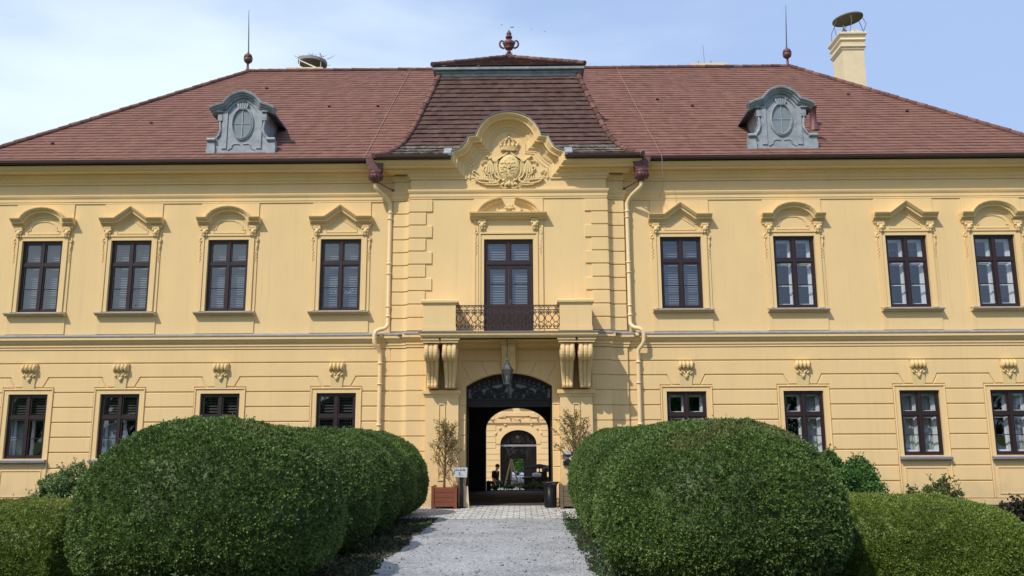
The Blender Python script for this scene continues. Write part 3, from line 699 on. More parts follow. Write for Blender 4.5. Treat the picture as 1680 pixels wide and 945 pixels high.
for s in (-1, 1):
    hr = MB()
    pts = [Vector((s * (PHW - pvz(v)[1]), PEY + pvz(v)[1], pvz(v)[0])) for v in [k / 16 for k in range(17)]]
    for a, b in zip(pts, pts[1:]): hr.tube([a + Vector((0, -.01, .02)), b + (b - a).normalized() * .05 + Vector((0, -.01, .02))], [.10, .075], 8, tint=random.random())
    hr.build('ridge_tile', M['ridge'], prf)
# zinc band and cap roof
zb = MB(); th = PHW - PV[-1][1]; tY = PEY + PV[-1][1]; tB = 5.2
def band(prof):
    pth = [(-th, tB), (-th, tY), (th, tY), (th, tB)]
    zb.loft([[(p.x - m.x * d, p.y - m.y * d, z) for d, z in prof] for p, m in miters(pth)])
zq = lambda z: 13.60 + (z - 13.62) * .58
band([(a_, zq(b_)) for a_, b_ in [(-.3, 13.62), (.02, 13.62), (.03, 13.82), (.03, 13.84), (.06, 13.86), (.10, 13.93), (.10, 13.95), (.05, 13.96), (.05, 14.0), (.12, 13.99), (.20, 14.00), (.21, 14.13), (-.3, 14.13)]])
zb.build('zinc_band', M['zinc'], prf)
cm = MB(); ch = th + .22; cy0 = tY - .22; cy1 = tB + .2; cym = 3.0; cz0, cz1 = 13.935, 15.33
cm.add([(-ch, cy0, cz0 - .03), (ch, cy0, cz0 - .03), (ch, cy1, cz0 - .03), (-ch, cy1, cz0 - .03)], [(0, 3, 2, 1)])
cn = Vector((0, -(cz1 - cz0), cym - cy0)).normalized()
tiles(cm, lambda x, v: (x, cy0 + (cym - cy0) * v, cz0 + (cz1 - cz0) * v), lambda v: cn, lambda v: -ch * (1 - v), lambda v: ch * (1 - v), 9, .17, .035)
for s in (-1, 1):
    tiles(cm, lambda y, v: (s * ch * (1 - v), y, cz0 + (cz1 - cz0) * v), lambda v: Vector((s * .4, 0, .9)), lambda v: cy0 + (cym - cy0) * v, lambda v: cy1 + (cym - cy1) * v, 9, .3, .03)
cm.quad((-ch, cy1, cz0), (ch, cy1, cz0), (0, cym, cz1), (0, cym, cz1))
capo = cm.build('cap_roof', M['oldtile'], prf)
cr = MB()
for s in (-1, 1):
    ridge_tiles(cr, (s * ch, cy0, cz0 + .02), (0, cym, cz1), .33, .075, .05, .03); ridge_tiles(cr, (s * ch, cy1, cz0 + .02), (0, cym, cz1), .33, .075, .05, .03)
cr.build('ridge_tile', M['ridge'], prf)
um = MB()
um.box(-.13, .11, cym - .12, cym + .12, 15.26, 15.43)
um.lathe([(.05, 15.42), (.035, 15.47), (.075, 15.50), (.085, 15.53), (.03, 15.57), (.03, 15.60), (.13, 15.64), (.145, 15.68), (.12, 15.71), (.19, 15.77), (.215, 15.84), (.20, 15.90), (.13, 15.97), (.05, 16.0), (.05, 16.04), (.115, 16.06), (.125, 16.10), (.10, 16.14), (.06, 16.16), (.09, 16.19), (.085, 16.25), (.05, 16.31), (.012, 16.36), (.012, 16.40)], -.01, cym, 16)
urn = um.build('urn_finial', M['hopper'], prf)
for s in (-1, 1):
    ha = MB()
    ha.tube([(-.01 + s * x, cym, z) for x, z in [(.13, 15.70), (.22, 15.68), (.30, 15.74), (.335, 15.83), (.31, 15.93), (.26, 15.965), (.21, 15.95), (.19, 15.90), (.22, 15.86)]], [.03, .035, .04, .035, .035, .035, .03, .025, .03], 8)
    ha.build('handle', M['hopper'], urn)

# --- ball finials with lightning rods
for x, lean in ((RXL - .1, -.02), (RXR - .06, .02)):
    b_ = MB(); b_.lathe([(.10, RZ + .05), (.05, RZ + .12), (.04, RZ + .32), (.07, RZ + .36), (.15, RZ + .43), (.175, RZ + .54), (.16, RZ + .55), (.16, RZ + .57), (.175, RZ + .58), (.14, RZ + .70), (.06, RZ + .76), (.035, RZ + .80), (.03, RZ + .86)], x, RYM, 14)
    bo = b_.build('ball_finial', M['hopper'], roof)
    r_ = MB(); r_.tube([(x, RYM, RZ + .85), (x + lean * 2, RYM, RZ + 1.8), (x + lean * 4, RYM, RZ + 2.62)], [.026, .02, .008], 6); r_.build('lightning_rod', M['lampmetal'], bo)
def onroof(x, v, up_=.05): p = front_pos(x, v); return (p[0], p[1] + fn.y * up_, p[2] + fn.z * up_)
for s, xt, xb in ((-1, -3.9, -4.35), (1, 4.12, 4.62)):
    wr = MB(); wr.tube([onroof(xt + (xb - xt) * (1 - q) , q, .05 + .01 * math.sin(q * 20)) for q in [1, .9, .8, .7, .6, .5, .4, .3, .2, .1, .02]], .008, 5)
    wr.tube([(xb, EY - .05, EZ + .1), (xb, EY - .12, EZ - .1), (xb, EY - .1, 9.4), (xb, -.06, 9.3)] if s > 0 else [(xb, EY - .02, EZ + .08), (xb, EY - .1, EZ)], .008, 5); wr.build('lightning_wire', M['wire'], roof)
for x in (-8.33, 8.42):
    wr = MB(); wr.tube([onroof(x, .38, .0), (x, front_pos(x, .38)[1] - .05, front_pos(x, .38)[2] + .62)], .009, 5); wr.build('lightning_wire', M['wire'], roof)
# snow guards: small hooks on the tiles
for x, v in [(-12.0, .36), (-14.5, .16), (-6.3, .53), (-4.6, .53), (5.2, .58), (6.3, .5), (9.6, .62), (12.0, .62), (13.4, .42), (-9.0, .76)]:
    sg = MB(); p = Vector(onroof(x, v, .03)); sg.box(p.x - .04, p.x + .05, p.y - .06, p.y + .02, p.z, p.z + .04); sg.build('snow_guard', M['hopper'], roof)
vp = MB(); vx, vv = 9.86, .255; vpz = front_pos(vx, vv)[2]; vpy = front_pos(vx, vv)[1]
vp.lathe([(.20, vpz - .1), (.17, vpz + .05), (.105, vpz + .14), (.105, vpz + .68), (.14, vpz + .69), (.14, vpz + .76), (.10, vpz + .78)], vx, vpy, 14); vp.build('vent_pipe', M['hopper'], roof)

# --- chimneys
def chimney(x0, x1, y0, y1, z0, z1, full):
    m = MB()
    if full:
        m.box(x0, x1, y0, y1, z0, z1 - .75)
        pr = [(-.05, z1 - .76), (.03, z1 - .75), (.05, z1 - .68), (.09, z1 - .64), (.09, z1 - .58), (.03, z1 - .55), (.04, z1 - .42), (.10, z1 - .34), (.07, z1 - .27), (.05, z1 - .24), (.09, z1 - .17), (.14, z1 - .10), (.14, z1 - .03), (.11, z1), (-.05, z1)]
    else:
        m.box(x0, x1, y0, y1, z0, z1 - .2); pr = [(-.05, z1 - .22), (.03, z1 - .21), (.10, z1 - .12), (.10, z1 - .02), (-.05, z1)]
    pth = [(x0, y1), (x0, y0), (x1, y0), (x1, y1), (x0, y1)]
    m.loft([[(x0 - d, y0 - d, z) for d, z in pr], [(x1 + d, y0 - d, z) for d, z in pr], [(x1 + d, y1 + d, z) for d, z in pr], [(x0 - d, y1 + d, z) for d, z in pr]], ring=True)
    m.quad((x0, y0, z1 - .003), (x1, y0, z1 - .003), (x1, y1, z1 - .003), (x0, y1, z1 - .003))
    return m.build('chimney', M['chimney'], roof)
ch1 = chimney(13.72, 14.60, 8.0, 9.1, 12.5, 18.66, True)
c_ = MB(); cx, cy = 14.28, 8.6
st = []
for r, z in ((.02, 19.55), (.60, 19.53), (.62, 19.55), (.62, 19.60), (.60, 19.61), (.02, 19.63)): st.append([(cx + r * math.cos(2 * PI * k / 28), cy + r * math.sin(2 * PI * k / 28), z + .12 * r * math.cos(2 * PI * k / 28)) for k in range(28)])
c_.loft(st); disc = c_.build('stork_guard_disc', M['nest'], ch1)
for a in (.3, 1.35, 2.4, 3.5, 4.55, 5.6):
    px_, py_ = cx + .56 * math.cos(a), cy + .56 * math.sin(a)
    qx = 14.16 + .52 * (1 if math.cos(a) > 0 else -1) * (.95 if abs(math.cos(a)) > .3 else .2); qy = 8.55 + .6 * math.sin(a)
    s_ = MB(); s_.tube([(px_, py_, 19.53 + .07 * math.cos(a)), (cx + .74 * math.cos(a), cy + .7 * math.sin(a), 19.15), (qx, qy, 18.6)], .014, 5); s_.build('strut', M['lampmetal'], ch1)
p_ = MB(); p_.lathe([(.20, 18.66), (.19, 18.78), (.12, 18.92), (.05, 18.98), (.02, 19.2)], 14.0, 8.4, 12); p_.build('cowl', M['lampmetal'], ch1)
p_ = MB(); p_.prism([(14.2, 18.66), (14.62, 18.66), (14.62, 18.84), (14.55, 18.93), (14.27, 18.93), (14.2, 18.84)], 8.25, 8.8); p_.build('flue_pot', M['chimney'], ch1)
hm = MB()
for k in range(3): hm.box(14.245 + .125 * k, 14.325 + .125 * k, 8.244, 8.3, 18.70, 18.80)
hm.build('flue_opening', M['black'], ch1)
fl2 = MB(); fl2.prism([(13.62, 15.75), (14.25, 15.35), (14.25, 15.45), (13.75, 15.95), (13.62, 15.9)], 7.55, 7.99); fl2.build('flashing', M['oldwood'], ch1)
ch2 = chimney(-9.24, -7.9, 8.0, 9.3, 13, 17.33, False)
n_ = MB(); ncx, ncy = -8.41, 8.6; st = []
for r, z in ((.02, 17.80), (.58, 17.76), (.61, 17.77), (.61, 17.89), (.585, 17.89), (.58, 17.84), (.02, 17.84)): st.append([(ncx + r * math.cos(2 * PI * k / 32), ncy + r * math.sin(2 * PI * k / 32), z - .035 * r * math.cos(2 * PI * k / 32)) for k in range(32)])
n_.loft(st); plat = n_.build('nest_platform', M['lead'], ch2)
ud = MB(); ud.loft([[(ncx + r * math.cos(2 * PI * k / 32), ncy + r * math.sin(2 * PI * k / 32), z - .035 * r * math.cos(2 * PI * k / 32)) for k in range(32)] for r, z in ((.56, 17.752), (.02, 17.765))], True, True); ud.build('platform_underside', M['gutter'], plat)
for dx, dy in ((-.48, -.3), (.42, -.3), (-.45, .3), (.42, .3)): l_ = MB(); l_.tube([(ncx + dx, ncy + dy, 17.3), (ncx + dx, ncy + dy, 17.76)], .02, 6); l_.build('strut', M['white'], ch2)
l_ = MB(); l_.tube([(ncx - .46, ncy - .42, 17.76), (ncx + .36, ncy - .45, 17.36)], .025, 6); l_.build('strut', M['white'], ch2)
tw = MB(); rs = random.Random(3); tw.tube([(ncx + .47 * math.cos(2 * PI * k / 20), ncy + .47 * math.sin(2 * PI * k / 20), 17.88 + .02 * math.sin(k)) for k in range(21)], .05, 6)
for k in range(46):
    a = rs.uniform(0, 2 * PI); r0 = rs.uniform(.35, .6); p = Vector((ncx + r0 * math.cos(a), ncy + r0 * math.sin(a), 17.90 + rs.uniform(0, .10))); d_ = Vector((rs.uniform(-1, 1), rs.uniform(-1, 1), rs.uniform(-.1, .45))) * rs.uniform(.15, .38); e_ = d_ * .5 + Vector((0, 0, rs.uniform(-.05, .08)))
    tw.tube([p, p + e_, p + d_], [.012, .01, .005], 4)
tag(tw.build('stork_nest', M['nest']), 'remains of a twig nest on the white round chimney platform', 'nest')
ch3 = chimney(7.52, 8.80, 8.0, 9.2, 13, 17.36, False)
for x in (7.82, 8.34): p_ = MB(); p_.lathe([(.13, 17.36), (.12, 17.42), (.06, 17.47), (.02, 17.5), (.015, 17.62)], x, 8.3, 10); p_.build('cowl', M['lampmetal'], ch3)
a_ = MB(); a_.tube([(8.10, 8.4, 17.36), (8.06, 8.4, 18.35)], .014, 5); a_.build('aerial', M['steel'], ch3)

# --- dormers
def dormer(cx, mirror):
    root = bpy.data.objects.new('dormer', None); C.objects.link(root); root.parent = palace; root.location = (cx, -.16, 10.77 - GZ)
    m = MB(); s = mirror
    # front outline, half: foot, scroll, shoulder, eyebrow
    H = [(1.06, -.03), (1.06, .20), (1.05, .38), (.98, .42), (.90, .44), (.80, .52), (.74, .62), (.70, .78), (.69, .92), (.72, 1.06), (.78, 1.14), (.76, 1.24), (.70, 1.34), (.60, 1.36), (.52, 1.46), (.45, 1.60), (.33, 1.74), (.18, 1.83), (0, 1.86)]
    poly = [(-x, z) for x, z in H] + [(x, z) for x, z in H[-2::-1]]
    m.prism(poly[::-1], 0, .16)
    # feet
    for q in (-1, 1):
        a, b = sorted((q * .80, q * 1.07)); m.box(a, b, -.06, .10, -.04, .20); a, b = sorted((q * .82, q * 1.05)); m.box(a, b, -.05, .1, .20, .36)
        m.prism_x([(-.06 + .06 * math.cos(t), .40 + .06 * math.sin(t)) for t in [2 * PI * k / 10 for k in range(10)]], *sorted((q * .80, q * 1.06)), smooth=True)
        # pilaster strip with scroll
        m.box(*sorted((q * .46, q * .62)), -.035, .02, .12, 1.34); m.box(*sorted((q * .62, q * .76)), -.06, .02, 1.02, 1.22)
        pts = [(q * x, -.02, z) for x, z in [(.70, 1.22), (.64, 1.18), (.64, 1.08), (.70, 1.04), (.68, .9), (.66, .74), (.70, .58), (.78, .46)]]
        m.tube(pts, [.03, .035, .035, .03, .04, .045, .04, .03], 6)
        m.box(*sorted((q * .60, q * .82)), -.08, .05, 1.30, 1.345)
        m.tube([(q * x, -.01, z) for x, z in [(.05, .26), (.2, .28), (.28, .24), (.3, .14), (.42, .08)]], .018, 6)
    # eyebrow hood
    hp = [(-1.06, 1.395), (-.74, 1.47), (-.60, 1.52)] + arc(0, 1.34, .58, R(158), R(22), 16, .50) + [(.60, 1.52), (.74, 1.47), (1.06, 1.395)]
    hp = [(-1.00, 1.36), (-.80, 1.45), (-.66, 1.50), (-.57, 1.52)] + [(-.47, 1.65), (-.36, 1.76), (-.24, 1.83), (-.12, 1.875), (0, 1.89), (.12, 1.875), (.24, 1.83), (.36, 1.76), (.47, 1.65)] + [(.57, 1.52), (.66, 1.50), (.80, 1.45), (1.00, 1.36)]
    sweep_face(m, hp, [(-.12, -.14), (-.12, .05), (-.07, .08), (-.06, .13), (-.01, .15), (.0, .21), (.05, .23), (.07, .20), (.07, -.14)], 0)
    m.tube([(x * .82, -.02, z - .22) for x, z in hp[3:-3]], .02, 6)
    # crown over the window
    for k, x in enumerate((-.15, -.075, 0, .075, .15)): m.prism([(x * .75 - .02, 1.40), (x * .75 + .02, 1.40), (x + .03, 1.56), (x, 1.60 + (.02 if k == 2 else 0)), (x - .03, 1.56)], -.07, 0)
    m.box(-.14, .14, -.06, 0, 1.38, 1.42)
    o = m.build('dormer_front', M['zinc'], root, world=False)
    # oval window: ring, pane, glazing bars
    oc, ox, oz = .93, .285, .475
    f = MB(); n = 32
    pr = [(1.0, .0), (1.0, .05), (1.07, .075), (1.16, .05), (1.22, .05), (1.26, .0)]
    f.loft([[(ox * k * math.cos(2 * PI * i / n), -d, oc + (oz * k if k < 1.01 else oz + ox * (k - 1)) * math.sin(2 * PI * i / n)) for k, d in pr] for i in range(n)], ring=True, smooth=False)
    f.box(-.014, .014, -.03, -.005, oc - oz, oc + oz); f.box(-ox, ox, -.022, -.006, oc - .009, oc + .009)
    wf = f.build('window', M['zinc'], root, world=False)
    p = MB(); p.add([(ox * math.cos(2 * PI * i / n), -.006, oc + oz * math.sin(2 * PI * i / n)) for i in range(n)], [tuple(range(n))]); p.build('pane', M['dormerglass'], wf, world=False)
    # cheeks and barrel roof running back into the slope
    for q in (-1, 1): b = MB(); b.prism_x([(.12, .0), (.12, 1.36), (1.75, 1.36)], *sorted((q * .60, q * .70))); b.build('cheek', M['zinc'], root, world=False)
    r = MB(); rp_ = [(-.98, 1.28), (-.78, 1.37), (-.56, 1.44), (-.45, 1.58), (-.34, 1.70), (-.18, 1.79), (0, 1.83), (.18, 1.79), (.34, 1.70), (.45, 1.58), (.56, 1.44), (.78, 1.37), (.98, 1.28)]
    r.loft([[(x, .05, z + .03) for x, z in rp_] + [(x, .05, z - .03) for x, z in rp_[::-1]], [(x, 2.2, z + .03) for x, z in rp_] + [(x, 2.2, z - .03) for x, z in rp_[::-1]]])
    r.build('dormer_roof', M['zincdark'], root, world=False)
    return root
M['zincdark'] = mat('dark_zinc', (0.11, 0.13, 0.15), 0.55, 0.4, var=0.2, vscale=3)
M['dormerglass'] = mat('painted_pane', (0.20, 0.23, 0.25), 0.12, 0.6)
dormer(-8.265, 1); dormer(8.43, -1)

# --- windows
def slats(mb, x0, x1, z0, z1, y, step=.075, tilt=.02, th=.004):
    n = int((z1 - z0) / step)
    for k in range(n):
        z = z0 + step * k
        mb.add([(x0, y - tilt, z), (x1, y - tilt, z), (x1, y + tilt, z + step * .72), (x0, y + tilt, z + step * .72)], [(0, 1, 2, 3)], .5)
def casement(mb, hw, z0, z1, zt, y0, y1, fr, bar, gb=None, mid=None):
    """frame with one mullion, a transom at zt and thin glazing bars in the lower lights"""
    mb.box(-hw, -hw + fr, y0, y1, z0, z1); mb.box(hw - fr, hw, y0, y1, z0, z1); mb.box(-hw + fr, hw - fr, y0 + .002, y1, z0, z0 + fr * 1.1); mb.box(-hw + fr, hw - fr, y0 + .002, y1, z1 - fr, z1)
    mb.box(-bar / 2, bar / 2, y0 - .012, y1, z0 + fr, z1 - fr)
    for s in (-1, 1):
        a, b = sorted((s * bar / 2, s * (hw - fr)))
        mb.box(a, b, y0 - .006, y1, zt - bar * .55, zt + bar * .55)
        for p, q in ((z0 + fr * 1.1, zt - bar * .55), (zt + bar * .55, z1 - fr)):          # sash edges
            e = .042
            mb.box(a, a + e, y0 + .018, y1 - .01, p, q); mb.box(b - e, b, y0 + .018, y1 - .01, p, q); mb.box(a + e, b - e, y0 + .018, y1 - .01, p, p + e); mb.box(a + e, b - e, y0 + .018, y1 - .01, q - e, q)
        if gb: mb.box(a + .042, b - .042, y0 + .022, y1 - .012, gb - .012, gb + .012)
_cache = {}
def cmesh(key, fn, m):
    if key not in _cache:
        mb = MB(); fn(mb); _cache[key] = mb.mesh(key, m)
    return _cache[key]
def upper_window(x, kind):
    # local origin: centre of the opening at its foot, wall face
    H = UZ1 - UZ0; zt = H * .665
    f = link('window', cmesh('upper_window', lambda mb: casement(mb, UH, 0, H, zt, .05, .12, .065, .085, zt * .49), M['frame']), palace, False, (x, 0, UZ0 - GZ))
    link('pane', cmesh('upper_pane', lambda mb: [mb.quad((-UH + .06, .10, .06), (UH - .06, .10, .06), (UH - .06, .10, H - .06), (-UH + .06, .10, H - .06))], M['glass']), f, False)
    def lin(mb):
        for s in (-1, 1): mb.quad((s * (UH - .03), .13, .03), (s * (UH - .03), .38, .03), (s * (UH - .03), .38, H - .03), (s * (UH - .03), .13, H - .03))
        mb.quad((-UH, .13, .03), (UH, .13, .03), (UH, .38, .03), (-UH, .38, .03)); mb.quad((-UH, .13, H - .03), (UH, .13, H - .03), (UH, .38, H - .03), (-UH, .38, H - .03))
        for s in (-1, 1): mb.quad((s * UH, .14, 0), (s * (UH + .5), .14, 0), (s * (UH + .5), .14, H), (s * UH, .14, H))
    if kind == 'blind':
        link('window_lining', cmesh('grey_lining', lin, M['blindbox']), f, False)
        link('blind', cmesh('upper_blind', lambda mb: [slats(mb, a_, b_, .05, H - .20, .27, .072) for a_, b_ in ((-UH + .10, -.06), (.06, UH - .10))], M['blind']), f, False)
    else:
        link('window_lining', cmesh('white_lining', lin, M['white']), f, False)
        link('inner_frame', cmesh('inner_frame', lambda mb: casement(mb, UH - .03, .03, H - .03, zt, .27, .33, .085, .14, zt * .49), M['white']), f, False)
        if kind == 'rail':
            def rl(mb):
                mb.tube([(-.5, .40, H - .36), (.5, .40, H - .36)], .012, 5)
                for q in (-.35, -.12, .12, .35): mb.tube([(q, .40, H - .36), (q, .40, H - .52)], .008, 4)
            link('curtain_rail', cmesh('curtain_rail', rl, M['steel']), f, False)
    def sill(mb):
        mb.prism_x([(.12, .0), (-.20, -.055), (-.215, -.07), (-.20, -.085), (-.16, -.09), (-.15, -.115), (-.10, -.13), (0.0, -.13), (.0, -.08), (.12, -.08)], -.90, .90)
    link('sill', cmesh('upper_sill', sill, M['sillpl']), f, False)
    def cap(mb): mb.prism_x([(.12, .006), (-.20, -.05), (-.217, -.075), (-.213, -.045), (.12, .02)], -.905, .905)
    link('sill_flashing', cmesh('upper_sill_cap', cap, M['lead']), f, False)
    return f
M['blindbox'] = mat('grey_blind_box', (0.10, 0.12, 0.14), 0.7, 0.2)
M['sillpl'] = mat('sill_plaster', (0.62, 0.47, 0.26), 0.9, 0.15, var=0.05, vscale=3)
kinds = ['blind', 'blind', 'blind', 'lights', 'blind', 'rail', 'rail', 'open']
for i, x in enumerate(UX):
    f = upper_window(x, 'blind' if kinds[i] == 'lights' else kinds[i])
    if kinds[i] == 'lights':
        mb = MB()
        for q, z in ((-.26, .62), (-.19, .68), (-.15, .60), (-.05, .57), (.08, .70), (.13, .56), (.16, .61), (.24, .57), (.29, .58), (.36, .66), (.2, .55)): mb.ball((q, .14, z), (.016, .008, .016), 6)
        mb.box(-.075, -.045, .135, .15, .12, .28)
        mb.build('white_sticker', M['white'], f, False)
def lower_window(x, kind):
    H = GW1 - GW0; zt = H * .635
    f = link('window', cmesh('lower_window', lambda mb: casement(mb, GH, 0, H, zt, .05, .12, .06, .08, zt * .49), M['frame']), palace, False, (x, 0, GW0 - GZ))
    link('pane', cmesh('lower_pane', lambda mb: [mb.quad((-GH + .06, .10, .06), (GH - .06, .10, .06), (GH - .06, .10, H - .06), (-GH + .06, .10, H - .06))], M['glass']), f, False)
    def lin(mb):
        for s in (-1, 1): mb.quad((s * (GH - .03), .13, .03), (s * (GH - .03), .38, .03), (s * (GH - .03), .38, H - .03), (s * (GH - .03), .13, H - .03))
        mb.quad((-GH, .13, .03), (GH, .13, .03), (GH, .38, .03), (-GH, .38, .03)); mb.quad((-GH, .13, H - .03), (GH, .13, H - .03), (GH, .38, H - .03), (-GH, .38, H - .03))
        for s in (-1, 1): mb.quad((s * GH, .14, 0), (s * (GH + .5), .14, 0), (s * (GH + .5), .14, H), (s * GH, .14, H))
    link('window_lining', cmesh('lower_lining_' + ('d' if kind == 'louvre' else 'w'), lin, M['darkblind' if kind == 'louvre' else 'white']), f, False)
    if kind == 'louvre':
        link('louvre', cmesh('dark_louvre', lambda mb: slats(mb, -GH + .05, GH - .05, .05, H - .05, .22, .085, .025), M['darkblind']), f, False)
    else:
        link('inner_frame', cmesh('inner_frame_low', lambda mb: casement(mb, GH - .03, .03, H - .03, zt, .27, .33, .08, .13, zt * .49), M['white']), f, False) if kind != 'half' else None
        if kind == 'half':
            link('louvre', cmesh('half_louvre', lambda mb: slats(mb, -GH + .08, GH - .05, zt + .04, H - .05, .20, .075, .025), M['darkblind']), f, False)
            def hf(mb):
                for a, b in ((-.50, -.04), (.04, .50)):
                    mb.box(a, a + .07, .28, .33, .04, zt); 
                mb.box(-.55, .55, .28, .33, .03, .07)
            link('inner_frame', cmesh('half_frame', hf, M['white']), f, False)
            def cu(mb): drape(mb, -.50, -.16, .05, zt, .42)
            link('curtain', cmesh('half_curtain', cu, M['curtain']), f, False)
        if kind == 'curtain':
            link('curtain', cmesh('full_curtain', lambda mb: drape(mb, -.54, .54, .02, H - .03, .46), M['curtain']), f, False)
        if kind == 'rightcurtain':
            link('curtain', cmesh('right_curtain', lambda mb: drape(mb, .06, .54, .02, H - .03, .46), M['curtain']), f, False)
    def sill(mb): mb.prism_x([(.12, .0), (-.17, -.04), (-.185, -.055), (-.175, -.11), (-.10, -.13), (0, -.14), (.12, -.1)], -.74, .74)
    link('sill', cmesh('lower_sill', sill, M['lead']), f, False)
    return f
def drape(mb, x0, x1, z0, z1, y):
    n = 48; st = []
    for i in range(n + 1):
        x = x0 + (x1 - x0) * i / n; st.append([(x, y + .02 * math.sin(i * 1.3) + .008 * math.sin(i * .47), z0), (x, y + .025 * math.sin(i * 1.3 + .2), z1)])
    mb.loft(st, False, False, True)
lk = ['half', 'half', 'louvre', 'louvre', 'inner', 'rightcurtain', 'curtain', 'rightcurtain']
for x, k in zip(UX, lk): lower_window(x, k)

# --- window surrounds (upper floor)
def volute(mb, x, z, s, y=-.06):
    """small scrolled console under a hood with its hanging ornament"""
    mb.prism([(x - .10, z + .10), (x - .10, z + .17), (x + .10, z + .17), (x + .10, z + .10)][::1], y - .06, -.02)
    mb.box(x - .095, x + .095, y - .05, -.02, z + .03, z + .10)
    for q in (-.085, .085): mb.ball((x + q, y - .03, z + .055), (.045, .05, .045), 8)
    mb.ball((x, y - .05, z - .03), (.07, .055, .085), 8); mb.ball((x, y - .03, z - .12), (.05, .05, .06), 8)
    mb.tube([(x - .09, y - .02, z + .02), (x - .06, y - .035, z - .08), (x - .075, y - .025, z - .15)], .02, 6); mb.tube([(x + .09, y - .02, z + .02), (x + .06, y - .035, z - .08), (x + .075, y - .025, z - .15)], .02, 6)
def droplets(mb, x, z, s, L=.75):
    mb.tube(*curve([(x, -.03, z), (x + s * .05, -.04, z - .05), (x + s * .02, -.04, z - .13), (x - s * .03, -.035, z - .08)], .024), 6)
    mb.tube(*curve([(x, -.03, z - .12), (x + s * .03, -.035, z - .24), (x + s * .01, -.035, z - .36), (x + s * .025, -.03, z - .42)], [.022, .028, .02, .016]), 6)
    for k in range(6): mb.ball((x + s * .012 * (1 if k % 2 else -1), -.035, z - .46 - .052 * k), (.026 - .002 * k, .022, .03), 6)
def surround(mb, kind):
    hw = .885; z0 = 5.156; z1 = 9.18
    # flat panel with the opening left free
    for p in (rect(-hw, -UH, 5.156, 9.18), rect(UH, hw, 5.156, 9.18), rect(-UH, UH, 5.156, UZ0), rect(-UH, UH, UZ1, 9.18)): mb.prism(p, -.032, 0)
    for s in (-1, 1):      # reveal edge of the opening
        mb.box(*sorted((s * UH, s * (UH + .012))), -.034, .0, UZ0, UZ1)
    # moulded architrave: three sides, two fasciae
    def archi(o, y0, y1, w_):
        for s in (-1, 1): mb.prism(rect(*sorted((s * (UH + o), s * (UH + o + w_))), UZ0 - .0, UZ1 + o), y0, y1)
        mb.prism(rect(-(UH + o + w_), UH + o + w_, UZ1 + o, UZ1 + o + w_), y0, y1)
    archi(.0, -.048, -.03, .115); archi(.115, -.075, -.03, .055)
    # pediment hood
    if kind == 'arch':
        hood = [(-.955, 8.62), (-.63, 8.62)] + [(-.56, 8.735), (-.46, 8.83), (-.33, 8.90), (-.17, 8.945), (0, 8.96), (.17, 8.945), (.33, 8.90), (.46, 8.83), (.56, 8.735)] + [(.63, 8.62), (.955, 8.62)]
        pan = [(-.50, 8.235), (.50, 8.235), (.50, 8.36), (.42, 8.36), (.40, 8.47), (.31, 8.57), (.17, 8.63), (0, 8.65), (-.17, 8.63), (-.31, 8.57), (-.40, 8.47), (-.42, 8.36), (-.50, 8.36)]
    else:
        hood = [(-.955, 8.62), (-.47, 8.62), (0, 8.965), (.47, 8.62), (.955, 8.62)]
        pan = [(-.48, 8.235), (.48, 8.235), (.48, 8.36), (.40, 8.40), (0, 8.67), (-.40, 8.40), (-.48, 8.36)]
    sweep_face(mb, hood, [(-.14, .02), (-.14, .07), (-.115, .075), (-.11, .11), (-.075, .125), (-.07, .19), (-.02, .195), (-.018, .215), (.005, .215), (.008, .25), (.03, .265), (.055, .295), (.078, .30), (.085, .02)], 0)
    sweep_face(mb, [(x * .97, z - .13) for x, z in hood], [(-.075, .02), (-.075, .05), (-.02, .06), (.0, .06), (0, .02)], 0)
    for s in (-1, 1):
        mb.box(*sorted((s * .62, s * .90)), -.09, -.02, 8.395, 8.48)
        volute(mb, s * .74, 8.29, s); droplets(mb, s * .845, 8.10, s)
    # sunk panel: a thin raised frame
    n = len(pan); q = inset(pan, .022)
    mb.loft([[(pan[i][0], -.03, pan[i][1]), (pan[i][0], -.052, pan[i][1]), (q[i][0], -.052, q[i][1]), (q[i][0], -.03, q[i][1])] for i in range(n)], ring=True)
uk = ['arch', 'gable', 'arch', 'gable', 'gable', 'arch', 'gable', 'arch']
for x, k in zip(UX, uk):
    o = link('window_surround', cmesh('surround_' + k, lambda mb: surround(mb, k), M['plaster']), palace, False, (x, 0, -GZ))
def low_surround(mb):
    hw = .755; z0, z1 = .305, 3.535
    for s in (-1, 1): mb.prism(rect(*sorted((s * GH, s * hw)), z0, GW1), -.03, 0)
    mb.prism(rect(-hw, hw, GW1, z1), -.0305, 0); mb.prism(rect(-GH, GH, z0, GW0), -.0305, 0)
    for s in (-1, 1): mb.prism(rect(*sorted((s * (hw - .045), s * hw)), z0, z1 - .045), -.058, -.025, ch=.012)
    mb.prism(rect(-hw, hw, z1 - .045, z1), -.06, -.025, ch=.012)
    p = rect(-.60, .60, .41, 1.17); q = inset(p, .025)          # sunk panel below the sill
    mb.loft([[(p[i][0], -.028, p[i][1]), (p[i][0], -.05, p[i][1]), (q[i][0], -.05, q[i][1]), (q[i][0], -.028, q[i][1])] for i in range(4)], ring=True)
